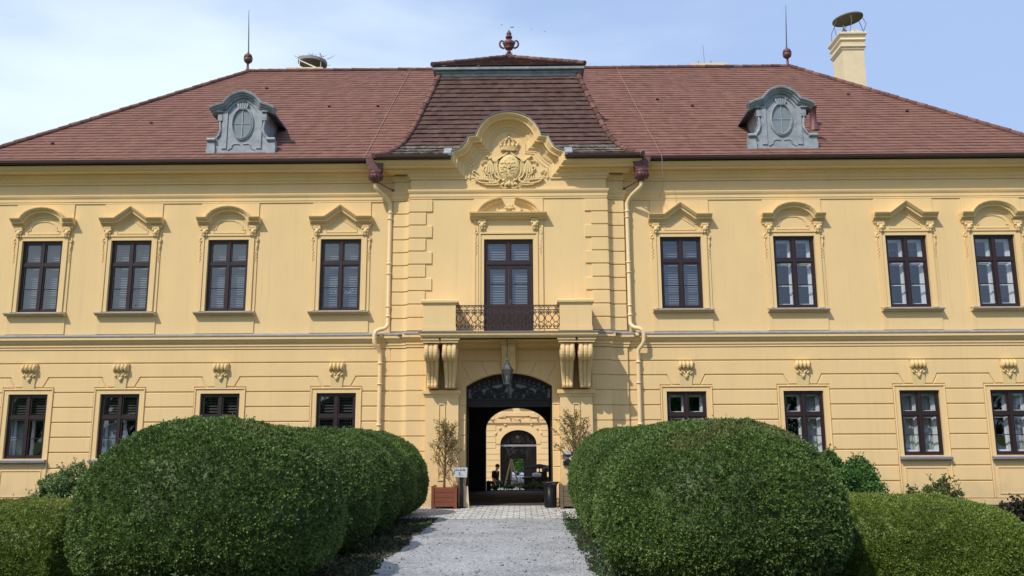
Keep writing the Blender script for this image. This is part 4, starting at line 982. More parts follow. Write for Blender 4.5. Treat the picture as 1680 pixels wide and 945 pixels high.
def keystone(mb):
    # tapered block with a fluted roll and leaf at its head
    mb.loft([[(-.235, 0, 4.255), (-.235, -.10, 4.255), (.235, -.10, 4.255), (.235, 0, 4.255)], [(-.165, 0, 3.54), (-.165, -.055, 3.54), (.165, -.055, 3.54), (.165, 0, 3.54)]])
    for k, x in enumerate((-.165, -.06, .06, .165)):
        r = .085 if k in (0, 3) else .075
        mb.ball((x, -.10, 4.13), (.058, .12, .13), 10)
    for s in (-1, 1): mb.ball((s * .20, -.08, 4.10), (.035, .09, .10), 8)
    for x, z, r, t in ((-.11, 3.96, .07, .5), (.11, 3.96, .07, -.5), (-.05, 3.90, .06, .3), (.05, 3.90, .06, -.3), (-.15, 3.90, .05, .9), (.15, 3.90, .05, -.9)): mb.ball((x, -.10, z), (.03, .035, r), 8, rot=t)
    mb.ball((0, -.10, 3.80), (.05, .035, .07), 8); mb.ball((-.045, -.09, 3.83), (.03, .03, .05), 8, rot=.6); mb.ball((.045, -.09, 3.83), (.03, .03, .05), 8, rot=-.6)
for x in UX:
    o = link('window_surround', cmesh('low_surround', low_surround, M['plaster']), palace, False, (x, 0, -GZ))
    link('keystone', cmesh('keystone', keystone, M['relief']), palace, False, (x, 0, -GZ))

# --- balcony door
d = MB(); Y0 = PF + .06
H0, H1, HT = 4.99, 7.92, 7.20
d.box(-DH, -DH + .075, Y0, Y0 + .1, H0, H1); d.box(DH - .075, DH, Y0, Y0 + .1, H0, H1); d.box(-DH + .075, DH - .075, Y0, Y0 + .1, H1 - .07, H1)
d.box(-DH + .075, DH - .075, Y0 - .02, Y0 + .1, HT - .05, HT + .05); d.box(-.04, .04, Y0 - .015, Y0 + .1, HT + .05, H1 - .07)
for s in (-1, 1):
    a, b = sorted((s * .04, s * (DH - .075)))
    for p, q, r in ((a, a + .05, 0), (b - .05, b, 0)): d.box(p, q, Y0 + .015, Y0 + .08, HT + .05, H1 - .07)
    d.box(a + .05, b - .05, Y0 + .015, Y0 + .08, HT + .05, HT + .09); d.box(a + .05, b - .05, Y0 + .015, Y0 + .08, H1 - .11, H1 - .07)
dr = d.build('balcony_door', M['frame'], palace)
for s in (-1, 1):
    m = MB(); a, b = sorted((s * .008, s * (DH - .078)))
    m.box(a, a + .10, Y0 + .01, Y0 + .07, H0, HT - .05); m.box(b - .10, b, Y0 + .01, Y0 + .07, H0, HT - .05)
    m.box(a + .1, b - .1, Y0 + .01, Y0 + .07, HT - .16, HT - .05); m.box(a + .1, b - .1, Y0 + .01, Y0 + .07, H0, 5.96)
    m.box(a + .16, b - .16, Y0 - .004, Y0 + .02, 5.08, 5.86); m.box(a + .1, b - .1, Y0 + .03, Y0 + .05, 6.56, 6.58)
    lf = m.build('door_leaf', M['doorwood'] if 'doorwood' in M else M['frame'], dr)
m = MB(); m.tube([(.05, Y0 - .03, 6.02), (.05, Y0 - .05, 6.02), (.11, Y0 - .05, 6.02)], .012, 6); m.box(.03, .07, Y0 - .012, Y0 + .01, 5.94, 6.1); m.build('handle', M['lampmetal'], dr)
m = MB(); m.quad((-DH + .05, Y0 + .055, 5.9), (DH - .05, Y0 + .055, 5.9), (DH - .05, Y0 + .055, H1 - .05), (-DH + .05, Y0 + .055, H1 - .05)); m.build('pane', M['glass'], dr)
m = MB(); slats(m, -DH + .06, -.03, 5.9, H1 - .1, Y0 + .14); slats(m, .03, DH - .06, 5.9, H1 - .1, Y0 + .14); m.build('blind', M['blind'], dr)
m = MB()
for s in (-1, 1): m.quad((s * DH, PF + .16, 4.98), (s * DH, PF + .4, 4.98), (s * DH, PF + .4, 7.92), (s * DH, PF + .16, 7.92))
m.quad((-1.2, PF + .41, 4.9), (1.2, PF + .41, 4.9), (1.2, PF + .41, 8), (-1.2, PF + .41, 8)); m.build('door_lining', M['inside'], dr)
# its surround with a broken segmental pediment
m = MB()
for s in (-1, 1):
    m.prism(rect(*sorted((s * DH, s * .86)), 4.99, 8.05), PF - .03, PF); m.prism(rect(*sorted((s * .83, s * .885)), 4.99, 8.135), PF - .055, PF - .02)
    m.prism(rect(*sorted((s * .90, s * 1.045)), 4.99, 8.52), PF - .032, PF)
    m.prism(rect(*sorted((s * .99, s * 1.03)), 4.99, 8.3), PF - .05, PF - .02)
m.prism(rect(-.86, .86, 7.92, 8.05), PF - .0305, PF); m.prism(rect(-.885, .885, 8.08, 8.135), PF - .057, PF - .02); m.prism(rect(-1.045, 1.045, 8.52, 9.18), PF - .03, PF)
m.prism(rect(-.885, .885, 8.135, 8.52), PF - .028, PF)
sweep_face(m, [(-1.16, 8.55), (1.16, 8.55)], [(-.03, .02), (-.03, .07), (0, .09), (.03, .15), (.05, .16), (.055, .22), (.11, .235), (.12, .27), (.16, .28), (.16, .02)], PF)
for s in (-1, 1):
    pth = [(s * x, z) for x, z in ((.90, 8.74), (.82, 8.86), (.70, 8.97), (.56, 9.05), (.40, 9.11), (.20, 9.15))]
    if s > 0: pth = pth[::-1]
    sweep_face(m, pth, [(-.12, .02), (-.12, .08), (-.08, .10), (-.06, .16), (-.01, .17), (.0, .22), (.035, .23), (.035, .02)], PF)
ds = m.build('door_surround', M['plaster'], palace)
m = MB()
class Off:                                    # ornaments on the projecting centre
    def __init__(s, mb, dy): s.mb = mb; s.dy = dy
    def ball(s, c, r, n=8, tint=.5, rot=0): s.mb.ball((c[0], c[1] + s.dy, c[2]), r, n, tint, rot)
    def tube(s, p, r, n=6): s.mb.tube([(a, b + s.dy, c) for a, b, c in p], r, n)
    def box(s, a, b, c, d_, e, f): s.mb.box(a, b, c + s.dy, d_ + s.dy, e, f)
    def prism(s, p, a, b): s.mb.prism(p, a + s.dy, b + s.dy)
of = Off(m, PF)
for s in (-1, 1):
    of.mb = MB(); volute(of, s * .79, 8.37, s); droplets(of, s * .965, 8.20, s); of.mb.build('ornament', M['relief'], ds)
of.mb = m
for k in range(5):
    a = R(90 + (k - 2) * 38); of.ball((.03 + .09 * math.cos(a), -.07, 8.86 + .09 * math.sin(a)), (.04, .04, .075), 8, rot=a - PI / 2)
of.ball((.03, -.09, 8.86), .05, 8)
for s in (-1, 1): of.tube([(.03 + s * .08, -.06, 8.80), (.03 + s * .2, -.06, 8.76), (.03 + s * .32, -.05, 8.78), (.03 + s * .38, -.05, 8.84), (.03 + s * .33, -.05, 8.86)], [.03, .035, .03, .025, .02], 6)
m.build('ornament', M['relief'], ds)

# --- coat of arms in the gable
m = MB(); y = PF - .05; cx = .03
def bl(x, z, rx, rz, rot=0, d_=.06): m.ball((cx + x, y, z), (rx, d_, rz), 10, rot=rot)
def tb(pts, r):
    p, q = curve([(cx + x, y - .01, z) for x, z in pts], r); m.tube(p, q, 6)
m.ball((cx, y + .0, 10.14), (.34, .10, .43), 16)                                          # shield
sh = [(-.36, 10.42), (-.37, 10.1), (-.30, 9.86), (-.12, 9.70), (0, 9.67), (.12, 9.70), (.30, 9.86), (.37, 10.1), (.36, 10.42)]
tb(sh, .032)
for k in range(70):                                                                        # quarterings of the shield, raised and sunk
    a, r_ = random.uniform(0, 2 * PI), math.sqrt(random.random()); bx, bz = .29 * r_ * math.cos(a), .37 * r_ * math.sin(a)
    m.ball((cx + bx, y - .10 * math.sqrt(max(0, 1 - r_ * r_)) - .005, 10.14 + bz), (random.uniform(.015, .04), .025, random.uniform(.012, .035)), 6, rot=random.uniform(0, 3))
for z in (10.0, 10.14, 10.28): m.tube([(cx - .28, y - .06, z), (cx - .1, y - .105, z), (cx - .08, y - .105, z)], .014, 5)
m.lathe([(.05, 10.1), (.05, 10.2)], cx, y - .1, 8)
# crown
m.loft([[(cx + .25 * math.cos(a), y - .10 * max(0, math.sin(a)) , 10.70) for a in [PI * k / 12 for k in range(13)]], [(cx + .27 * math.cos(a), y - .12 * max(0, math.sin(a)), 10.80) for a in [PI * k / 12 for k in range(13)]]], False, False)
tb([(-.26, 10.70), (0, 10.695), (.26, 10.70)], .03); tb([(-.27, 10.79), (0, 10.785), (.27, 10.79)], .025)
for k in range(5):
    x = (k - 2) * .125; bl(x, 10.86, .05, .08, -x * 1.6, .07); m.ball((cx + x * 1.12, y - .03, 10.94 - abs(x) * .12), .035, 8)
    tb([(x * 1.2, 10.92 - abs(x) * .1), (x * .9, 11.03 - abs(x) * .25), (x * .35, 11.08), (0, 11.07)], .022)
m.ball((cx, y, 11.12), .045, 8); m.box(cx - .014, cx + .014, y - .02, y + .04, 11.15, 11.27); m.box(cx - .05, cx + .05, y - .02, y + .04, 11.195, 11.222)
# mantle: two swags falling to knots, then hanging cloth
for s in (-1, 1):
    for k in range(4):
        tb([(s * .03, 10.66 - .01 * k), (s * (.16 + .03 * k), 10.52 - .03 * k), (s * (.34 + .02 * k), 10.42 - .03 * k), (s * .55, 10.42)], [.028, .036, .036, .03])
    bl(s * .58, 10.44, .07, .06, 0, .08); bl(s * .66, 10.50, .05, .04, .5 * s)
    for k in range(4):
        x0 = .50 + .055 * k
        tb([(s * .57, 10.40), (s * x0, 10.20), (s * (x0 + .02 * (k - 1)), 10.0 + .02 * (k % 2)), (s * (x0 + .03 * (k - 1.5)), 9.96)], [.025, .036, .042, .03])
    tb([(s * .5, 9.97), (s * .58, 9.92), (s * .68, 9.95), (s * .72, 10.02)], .03)
    # scrolls and palm leaves
    tb([(s * .45, 9.98), (s * .40, 9.86), (s * .30, 9.78), (s * .36, 9.70), (s * .5, 9.66), (s * .62, 9.70)], [.03, .035, .035, .035, .035, .03])
    for k in range(8):                                                                     # fan of palm leaves sweeping outwards
        e = .50 + .072 * k; hz_ = 9.93 - .020 * k + .02 * (k % 2)
        tb([(s * .36, 9.70), (s * (.36 + (e - .36) * .45), 9.70 + .006 * k), (s * (e - .02), 9.76 + .004 * k), (s * (e + .035), hz_ - .05), (s * (e + .01), hz_)], [.016, .022, .030, .028, .012])
    tb([(s * .34, 9.66), (s * .6, 9.655), (s * .85, 9.68), (s * .98, 9.75), (s * 1.0, 9.84), (s * .95, 9.86)], [.03, .03, .028, .026, .024, .016])
    tb([(s * .62, 10.34), (s * .78, 10.36), (s * .86, 10.30), (s * .80, 10.26)], .02); tb([(s * .95, 9.98), (s * 1.06, 10.06), (s * 1.12, 9.99), (s * 1.05, 9.95)], .02)
    tb([(s * .3, 9.62), (s * .5, 9.60), (s * .75, 9.62)], .026); tb([(s * .66, 10.2), (s * .76, 10.16), (s * .78, 10.08), (s * .70, 10.06)], .024)
    bl(s * .10, 9.60, .05, .09, .5 * s, .08); bl(s * .20, 9.62, .05, .09, .9 * s, .08); bl(s * .16, 9.74, .05, .06, 0, .08)
    tb([(s * .06, 9.52), (s * .16, 9.50), (s * .26, 9.55)], .03)
    for q in range(3): tb([(s * (.38 + .02 * q), 10.44), (s * (.41 + .02 * q), 10.2), (s * (.36 + .03 * q), 9.98)], .014)
bl(0, 9.64, .07, .10, 0, .10)
for k in range(9): m.ball((cx + .3 * math.cos(R(200 + 17.5 * k)), y - .03, 9.92 + .2 * math.sin(R(200 + 17.5 * k))), .024, 6)
m.build('coat_of_arms', M['relief'], palace)

# --- balcony
m = MB(); BYF = -1.65
def slab(prof, x0, x1, yf, yb):
    m.loft([[(p.x - q.x * d_, p.y - q.y * d_, z) for d_, z in prof] for p, q in miters([(x0, yb), (x0, yf), (x1, yf), (x1, yb)])])
slab([(-.5, 4.79), (-.12, 4.79), (-.10, 4.795), (-.05, 4.82), (-.045, 4.85), (-.02, 4.86), (-.01, 4.93), (.0, 4.955), (-.5, 4.955)], -2.49, 2.53, BYF, PF + .01)
m.box(-2.3, 2.34, BYF + .2, PF, 4.79, 4.95)
sweep_face(m, [(-1.40, 4.70), (1.42, 4.70)], [(-.05, 0), (-.05, .03), (0, .05), (.03, .09), (.085, .10), (.085, 0)], PF)
bal = m.build('balcony', M['plaster'], palace)
m = MB(); slab([(-.6, 4.957), (.0, 4.957), (.02, 4.945), (.02, 4.965), (-.6, 4.985)], -2.49, 2.53, BYF, PF + .01); m.box(-2.0, 2.0, BYF + .5, PF, 4.957, 4.984); m.build('flashing', M['lead'], bal)
for x0, x1 in ((-2.385, -1.47), (1.45, 2.35)):
    m = MB(); m.box(x0, x1, BYF + .05, PF - .02, 4.985, 5.74); m.box(x0 - .015, x1 + .015, BYF + .035, PF - .02, 4.984, 5.10)
    a, b, y0 = x0, x1, BYF + .05
    pr = [(-.05, 5.72), (.01, 5.73), (.03, 5.77), (.06, 5.78), (.065, 5.84), (.04, 5.87), (-.05, 5.875)]
    m.loft([[(p.x - q.x * d_, p.y - q.y * d_, z) for d_, z in pr] for p, q in miters([(a, PF - .02), (a, y0), (b, y0), (b, PF - .02)])])
    m.quad((a, y0, 5.874), (b, y0, 5.874), (b, PF, 5.874), (a, PF, 5.874))
    m.build('pier', M['plaster'], bal)
# wrought iron railing
m = MB(); ry = BYF + .13; rx0, rx1 = -1.47, 1.45; rb, rt_ = 5.0, 5.705
m.box(rx0, rx1, ry - .022, ry + .022, rt_ - .012, rt_ + .012); m.box(rx0, rx1, ry - .012, ry + .012, 5.575, 5.592); m.box(rx0, rx1, ry - .012, ry + .012, rb + .03, rb + .045)
nm = 14; wv = (rx1 - rx0) / nm
for i in range(nm + 1):
    x = rx0 + wv * i
    m.box(x - .008, x + .008, ry - .008, ry + .008, rb, 5.58) if i % 7 == 0 else None
    if i == nm: break
    c = x + wv / 2; t = .0115
    f3 = lambda pts: m.tube([(a, ry, b) for a, b in pts], t, 5)
    for s in (-1, 1):
        f3([(c + s * wv * .46 * q, z) for q, z in ((.1, 5.045), (.75, 5.10), (.95, 5.16), (.45, 5.21), (.4, 5.25), (.85, 5.30), (1.0, 5.345), (.85, 5.39), (.4, 5.435), (.45, 5.47), (.95, 5.51), (.7, 5.55), (.25, 5.575))])
        f3(spiral(c + s * wv * .22, 5.50, .035, .012, R(90), s * 1.2, 10)); f3(spiral(c + s * wv * .24, 5.12, .04, .012, R(-90), -s * 1.2, 10))
        f3([(c + s * wv * .48, 5.345), (c + s * wv * .36, 5.345)])
    f3([(c, 5.21), (c, 5.26)]); f3([(c, 5.43), (c, 5.58)]); m.ball((c, ry, 5.235), .022, 6); m.ball((c, ry, 5.46), .022, 6)
    f3(spiral(c - wv * .25, 5.645, .04, .02, PI, -.6, 8)); f3(spiral(c + wv * .25, 5.645, .04, .02, 0, .6, 8)); f3([(c, 5.59), (c, 5.70)])
m.build('railing', M['rail'], bal)
# scrolled consoles under the slab
def console(x0, x1, xb0, xb1):
    m = MB()
    prof = [(PF - .02, 4.66), (-1.36, 4.66), (-1.405, 4.63), (-1.44, 4.57), (-1.46, 4.49), (-1.46, 4.41), (-1.44, 4.33), (-1.40, 4.26), (-1.345, 4.21), (-1.28, 4.18), (-1.21, 4.18), (-1.16, 4.19), (-1.115, 4.13), (-1.06, 4.05), (-.99, 3.96), (-.92, 3.87), (-.87, 3.77), (-.835, 3.67), (-.825, 3.58), (-.84, 3.52), (-.83, 3.47), (-.78, 3.445), (PF - .02, 3.44)]
    def wid(z):
        t = min(1, max(0, (z - 3.44) / (4.3 - 3.44))); return xb0 + (x0 - xb0) * t, xb1 + (x1 - xb1) * t
    st = [[], []]
    lobes = [(0, .0), (.04, .045), (.10, .065), (.24, .065), (.30, .045), (.34, 0.0), (.38, .03), (.44, .045), (.56, .045), (.62, .03), (.66, 0.0), (.70, .045), (.76, .065), (.90, .065), (.96, .045), (1, 0)]
    cols = []
    for u, dd in lobes:
        col = []
        for k, (yy, z) in enumerate(prof):
            a, b = wid(z); off = dd if 0 < k < len(prof) - 1 else 0
            col.append((a + (b - a) * u, yy - off * .8, z))
        cols.append(col)
    m.loft(cols, closed=True, caps=True)
    m.box(x0 - .05, x1 + .05, -1.52, PF, 4.665, 4.735); m.box(x0 - .085, x1 + .085, -1.555, PF, 4.735, 4.789)
    for s, x in ((-1, x0), (1, x1)):
        m.tube([(x, a, b) for a, b in spiral(-1.24, 4.42, .17, .04, R(200), 1.5, 16)], .02, 6)
    return m.build('console', M['plaster'], bal)
for a in ((-2.36, -1.97, -2.33, -2.04), (-1.85, -1.45, -1.82, -1.53), (1.46, 1.86, 1.53, 1.83), (1.97, 2.37, 2.04, 2.33)): console(*a)
m = MB()
m.prism_x([(PF, 4.70), (-.92, 4.70), (-.95, 4.62), (-.90, 4.5), (-.72, 4.35), (-.58, 4.15), (-.52, 3.95), (PF, 3.93)], -.17, .17); m.box(-.23, .23, -1.0, PF, 4.70, 4.788)
for x in (-.17, -.0, .17): m.tube([(x, b - .0, c) for b, c in ((-.93, 4.66), (-.93, 4.55), (-.86, 4.46), (-.70, 4.33), (-.57, 4.13), (-.52, 3.97))], .03, 6)
m.build('console', M['plaster'], bal)
# pedestal pilasters below the consoles
for x0, x1 in ((-2.41, -1.455), (1.47, 2.40)):
    m = MB(); yb = PF - .22
    m.box(x0, x1, yb, PF + .0, GZ - .05, 3.30)
    cx_ = (x0 + x1) / 2
    p = rect(cx_ - .10, cx_ + .10, .85, 3.02); q = inset(p, .03)
    m.loft([[(p[i][0], yb - .001, p[i][1]), (p[i][0], yb - .028, p[i][1]), (q[i][0], yb - .028, q[i][1]), (q[i][0], yb - .001, q[i][1])] for i in range(4)], ring=True)
    m.box(x0 - .03, x1 + .03, yb - .03, PF, GZ - .05, .52)
    pr = [(-.05, 3.20), (.02, 3.21), (.03, 3.26), (.08, 3.30), (.085, 3.40), (-.05, 3.425)]
    m.loft([[(p_.x - q_.x * d_, p_.y - q_.y * d_, z) for d_, z in pr] for p_, q_ in miters([(x0, PF), (x0, yb), (x1, yb), (x1, PF)])])
    m.quad((x0, yb, 3.424), (x1, yb, 3.424), (x1, PF, 3.424), (x0, PF, 3.424))
    m.build('pedestal', M['plaster'], palace)

# --- gateway joinery and fanlight grille
m = MB(); gy = PF + .34
m.box(-GA, -GA + .05, gy, gy + .12, GZ, GS + .02); m.box(GA - .05, GA, gy, gy + .12, GZ, GS + .02)
m.box(-GA + .05, GA - .05, gy - .02, gy + .12, 3.00, 3.20); m.box(-GA + .05, GA - .05, gy - .06, gy + .12, 3.13, 3.17); m.box(-GA + .05, GA - .05, gy - .04, gy + .12, 2.94, 3.00); m.box(-.12, .12, gy - .05, gy, 2.95, 3.12)
inner = [(x * .95, gz_ + math.sqrt(gr_ ** 2 - x * x) - .075) for x, _ in garc]
m.loft([[(a[0], gy, a[1] + .01), (a[0], gy + .12, a[1] + .01), (b[0], gy + .12, b[1]), (b[0], gy, b[1])] for a, b in zip(garc, inner)])
gate = m.build('gate_frame', M['darkwood'], palace)
m = MB(); m.prism([(-GA + .04, 3.19), (GA - .04, 3.19)] + [(x * .99, z - .02) for x, z in garc[::-1]], gy + .085, gy + .095); m.build('fanlight_pane', M['fanback'], gate)
m = MB()
def sc(pts, t=.015): m.tube([(a, gy + .03, b) for a, b in pts], t * 1.3, 5)
top = lambda x: gz_ + math.sqrt(gr_ ** 2 - x * x)
sc([(x, top(x) - .18 - .06 * (abs(x) / 1.2) ** 2) for x in [-1.15 + 2.3 * k / 24 for k in range(25)]], .014); sc([(x, top(x) - .27 - .08 * (abs(x) / 1.2) ** 2) for x in [-1.12 + 2.24 * k / 24 for k in range(25)]], .014)
for s in (-1, 1):
    for k in range(8):
        x = s * (.10 + .14 * k); zc = top(x) - .125 - .03 * (abs(x) / 1.2) ** 2
        sc(spiral(x, zc, .045, .012, R(90 * (k % 2)), s * 1.2, 10), .014); sc([(x + s * .03, zc - .04), (x + s * .08, zc + .03)], .013)
        zc2 = top(x) - .225 - .06 * (abs(x) / 1.2) ** 2; sc([(x - .04, zc2 - .03), (x, zc2 + .025), (x + .05, zc2 - .02)], .016)
    for (x, z, r, t0) in ((.22, 3.42, .13, 200), (.42, 3.40, .10, 20), (.62, 3.36, .13, 160), (.85, 3.33, .10, 300), (1.02, 3.28, .07, 100), (.30, 3.28, .06, 0), (.52, 3.27, .05, 90), (.74, 3.26, .05, 180), (.12, 3.28, .06, 40), (.12, 3.56, .07, 250), (.55, 3.5, .05, 0)):
        sc(spiral(s * x, z, r, .02, R(t0) if s > 0 else PI - R(t0), s * 1.6, 22), .016); sc(spiral(s * x, z, r * .62, .02, R(t0 + 150) if s > 0 else PI - R(t0 + 150), s * .8, 10), .014)
    for k in range(9):
        x = s * (.1 + .12 * k); sc([(x, 3.21), (x + s * .03, 3.26), (x + s * .02, 3.31)], .014)
    for k in range(22):
        x = s * random.uniform(.06, 1.05); z = random.uniform(3.22, 3.24 + .36 * (1 - abs(x) / 1.2)); m.ball((x, gy + .02, z), (.028, .014, .016), 6, rot=random.uniform(0, 3))
m.box(-.025, .0, gy + .015, gy + .045, 3.2, 3.75)
m.build('fanlight_grille', M['iron'], gate)
for s in (-1, 1):
    m = MB(); x0, x1 = sorted((s * (GA + .0), s * (GA + .055)))
    x0, x1 = (-1.34, -1.28) if s < 0 else (1.55, 1.61)
    m.box(x0, x1, .24, 1.50, GZ + .02, 2.96)
    for k in range(3): m.box(x0 - .015, x1 + .015, .34, 1.40, .35 + .85 * k, 1.05 + .85 * k)
    m.build('gate_leaf', M['darkwood'], palace)

# --- rainwater hoppers and downpipes
def downpipe(s, sh):
    hx = s * 4.0 + sh
    m = MB()
    # flaring head with a ribbed bowl
    m.loft([[(hx + a * w_ / 2, -.60 + b * w2 / 2, z) for a, b in ((-1, -1), (1, -1), (1, 1), (-1, 1))] for w_, w2, z in ((.56, .30, 10.34), (.54, .30, 10.24), (.50, .30, 10.16), (.40, .30, 10.02), (.36, .28, 9.93))])
    m.lathe([(.20, 9.94), (.215, 9.91), (.20, 9.88), (.19, 9.86), (.215, 9.83), (.21, 9.77), (.17, 9.70), (.10, 9.66), (.085, 9.60)], hx, -.60, 18)
    for k in range(14):
        a = 2 * PI * k / 14; m.tube([(hx + r * math.cos(a), -.60 + r * math.sin(a), z) for r, z in ((.215, 9.85), (.22, 9.80), (.185, 9.71))], .018, 5)
    m.tube([(hx + (-s) * .10, -.58, 9.63), (hx - s * .30, -.35, 9.56), (hx - s * .48, -.10, 9.53)], .018, 6); m.ball((hx - s * .46, -.12, 9.53), .045, 8)
    dp = bpy.data.objects.new('downpipe', None); C.objects.link(dp); dp.parent = palace; dp.location = (hx, 0, 0)
    m.build('hopper', M['hopper'], dp)
    m = MB(); px_ = s * 3.60 + sh * .5
    pts = [(hx, -.60, 9.63), (hx, -.58, 9.50), (hx - s * .05, -.54, 9.43), (hx - s * .26, -.32, 9.27), (px_ + s * .06, -.18, 9.17), (px_, -.145, 9.05), (px_, -.14, 8.9), (px_, -.14, 5.45), (px_, -.16, 5.36), (px_ + s * .05, -.20, 5.28), (px_ + s * .12, -.235, 5.235)]
    pts += [(px_ + s * .24, -.30, 5.20), (px_ + s * .32, -.315, 5.15), (px_ + s * .36, -.315, 5.05), (px_ + s * .36, -.31, 4.84), (px_ + s * .33, -.28, 4.74), (px_ + s * .22, -.17, 4.60), (px_ + s * .20, -.14, 4.48), (px_ + s * .20, -.135, 4.3), (px_ + s * .20, -.135, GZ)]
    m.tube(pts, .060, 12)
    for z, xx in ((8.78, px_), (7.2, px_), (5.6, px_), (4.2, px_ + s * .20), (2.4, px_ + s * .20)): m.lathe([(.068, z), (.078, z + .005), (.078, z + .05), (.068, z + .055)], xx, -.14, 12)
    m.build('pipe', M['pipe'], dp)
    m = MB()
    for z, xx in ((8.6, px_), (6.9, px_), (5.9, px_), (3.6, px_ + s * .20)): m.lathe([(.07, z), (.08, z), (.08, z + .03), (.07, z + .03)], xx, -.14, 12); m.box(xx - .012, xx + .012, -.07, .0, z, z + .03)
    m.box(px_ + s * .18 - .05, px_ + s * .18 + .05, -.24, -.20, 5.0, 5.09)
    m.build('bracket', M['pipe'], dp)
downpipe(-1, 0); downpipe(1, .0)

# ================================================================== COURTYARD BEYOND
cw = thing('courtyard_wing', 'sunlit yellow far wing seen through the gateway, with arched iron gate', 'building', (0.1, 33, -0.75))
m = MB(); fx, fy, fz = .10, 33.0, -.75; aw, asz, atz = 1.21, 2.02, 2.945
m.quad((-13.9, fy, fz), (fx - aw, fy, fz), (fx - aw, fy, 9.5), (-13.9, fy, 9.5)); m.quad((fx + aw, fy, fz), (13.9, fy, fz), (13.9, fy, 9.5), (fx + aw, fy, 9.5))
far = arc(fx, asz, aw, PI, 0, 18, atz - asz)
for (xa, za), (xb, zb_) in zip(far, far[1:]): m.quad((xa, fy, za), (xb, fy, zb_), (xb, fy, 9.5), (xa, fy, 9.5)); m.quad((xa, fy, za), (xa, fy + .5, za), (xb, fy + .5, zb_), (xb, fy, zb_))
for s in (-1, 1): m.quad((fx + s * aw, fy, fz), (fx + s * aw, fy + .5, fz), (fx + s * aw, fy + .5, asz), (fx + s * aw, fy, asz))
k = 0; z = 3.28
while z > fz:                                                        # rusticated courses
    za = max(fz, z - .385)
    for s in (-1, 1):
        a, b = sorted((fx + s * (1.52 if z > 1.9 else aw + .02), fx + s * 13.5))
        m.prism(rect(a, b, za + .018, z - .018), fy - .035, fy)
    z -= .385
m.loft([[(x, fy, z), (x, fy - .05, z), (fx + (x - fx) * 1.24, fy - .05, z + .22 * (z - 1.9)), (fx + (x - fx) * 1.24, fy, z + .22 * (z - 1.9))] for x, z in far])
m.prism(rect(-13.9, 13.9, 3.35, 3.42), fy - .06, fy); m.prism(rect(-13.9, 13.9, 3.42, 3.57), fy - .14, fy)
p = [(-1.25, 3.78), (-.75, 3.78), (-.75, 3.86), (.85, 3.86), (.85, 3.78), (1.45, 3.78), (1.45, 3.98), (1.25, 3.98), (1.25, 4.1), (-1.05, 4.1), (-1.05, 3.98), (-1.25, 3.98)]
m.prism(p, fy - .08, fy)
m.prism(rect(-2.6, -1.5, 3.62, 5.6), fy - .03, fy); m.prism(rect(1.75, 2.8, 3.62, 5.6), fy - .03, fy)
for k in range(9):
    a = R(150 - 15 * k); m.ball((fx + 1.75 * math.cos(a), fy - .06, 1.95 + 1.55 * math.sin(a)), (.12, .06, .06), 6, rot=a - PI / 2)
m.quad((-13.9, fy, 9.5), (13.9, fy, 9.5), (13.9, 45, 9.5), (-13.9, 45, 9.5))
m.build('wall', M['court'], cw)
m = MB(); m.box(-1.1, -.35, fy - .16, fy, 4.40, 4.47); m.box(.15, 1.05, fy - .16, fy, 4.40, 4.47); m.build('sill', M['white'], cw)
m = MB(); m.loft([[(-14.3, 32.5, 9.5), (14.3, 32.5, 9.5)], [(-9, 39, 14.5), (9, 39, 14.5)], [(-14.3, 45.5, 9.5), (14.3, 45.5, 9.5)]], False, False); m.build('roof', M['tile'], cw)
m = MB()
m.box(fx - aw, fx + aw, fy + .2, fy + .26, 1.86, 1.98)
gt2 = m.build('transom', M['lead'], cw)
m = MB()
def s2(pts, t=.022): m.tube([(fx + a, fy + .23, b) for a, b in pts], t, 5)
for s in (-1, 1):
    for x, z, r, t0 in ((.35, 2.3, .2, 200), (.7, 2.2, .16, 30), (.95, 2.1, .1, 120), (.3, 2.62, .14, 300), (.62, 2.5, .12, 90), (.3, 1.5, .2, 0), (.62, 1.4, .16, 60), (.75, 1.7, .1, 200)):
        s2(spiral(s * x, z, r, .02, R(t0) if s > 0 else PI - R(t0), s * 1.5, 18))
s2(arc(0, 2.35, .22, 0, 2 * PI, 18), .04); s2(arc(0, 1.02, .85, 0, PI, 16, .85), .025); s2(arc(0, 1.02, .6, 0, PI, 16, .6), .02); m.ball((fx, fy + .23, 2.35), (.16, .04, .2), 10)
for k in range(7): s2([(.50 + .11 * k, fz + .05), (.50 + .11 * k, 1.86)], .018)
m.build('iron_gate', M['iron'], cw)
m = MB(); m.quad((fx - 2.2, fy + 3.2, fz), (fx - .55, fy + 3.2, fz), (fx - .55, fy + 3.2, 4), (fx - 2.2, fy + 3.2, 4)); m.quad((fx + .35, fy + 3.2, fz), (fx + 2.2, fy + 3.2, fz), (fx + 2.2, fy + 3.2, 4), (fx + .35, fy + 3.2, 4)); m.quad((fx - .6, fy + 3.2, 1.0), (fx + .4, fy + 3.2, 1.0), (fx + .4, fy + 3.2, 4), (fx - .6, fy + 3.2, 4))
for s in (-1, 1): m.quad((fx + s * 2.0, fy + .5, fz), (fx + s * 2.0, fy + 3.2, fz), (fx + s * 2.0, fy + 3.2, 4), (fx + s * 2.0, fy + .5, 4))
m.quad((fx - 2.1, fy + .5, 3.4), (fx + 2.1, fy + .5, 3.4), (fx + 2.1, fy + 3.2, 3.4), (fx - 2.1, fy + 3.2, 3.4)); m.build('hall', M['inside'], cw)
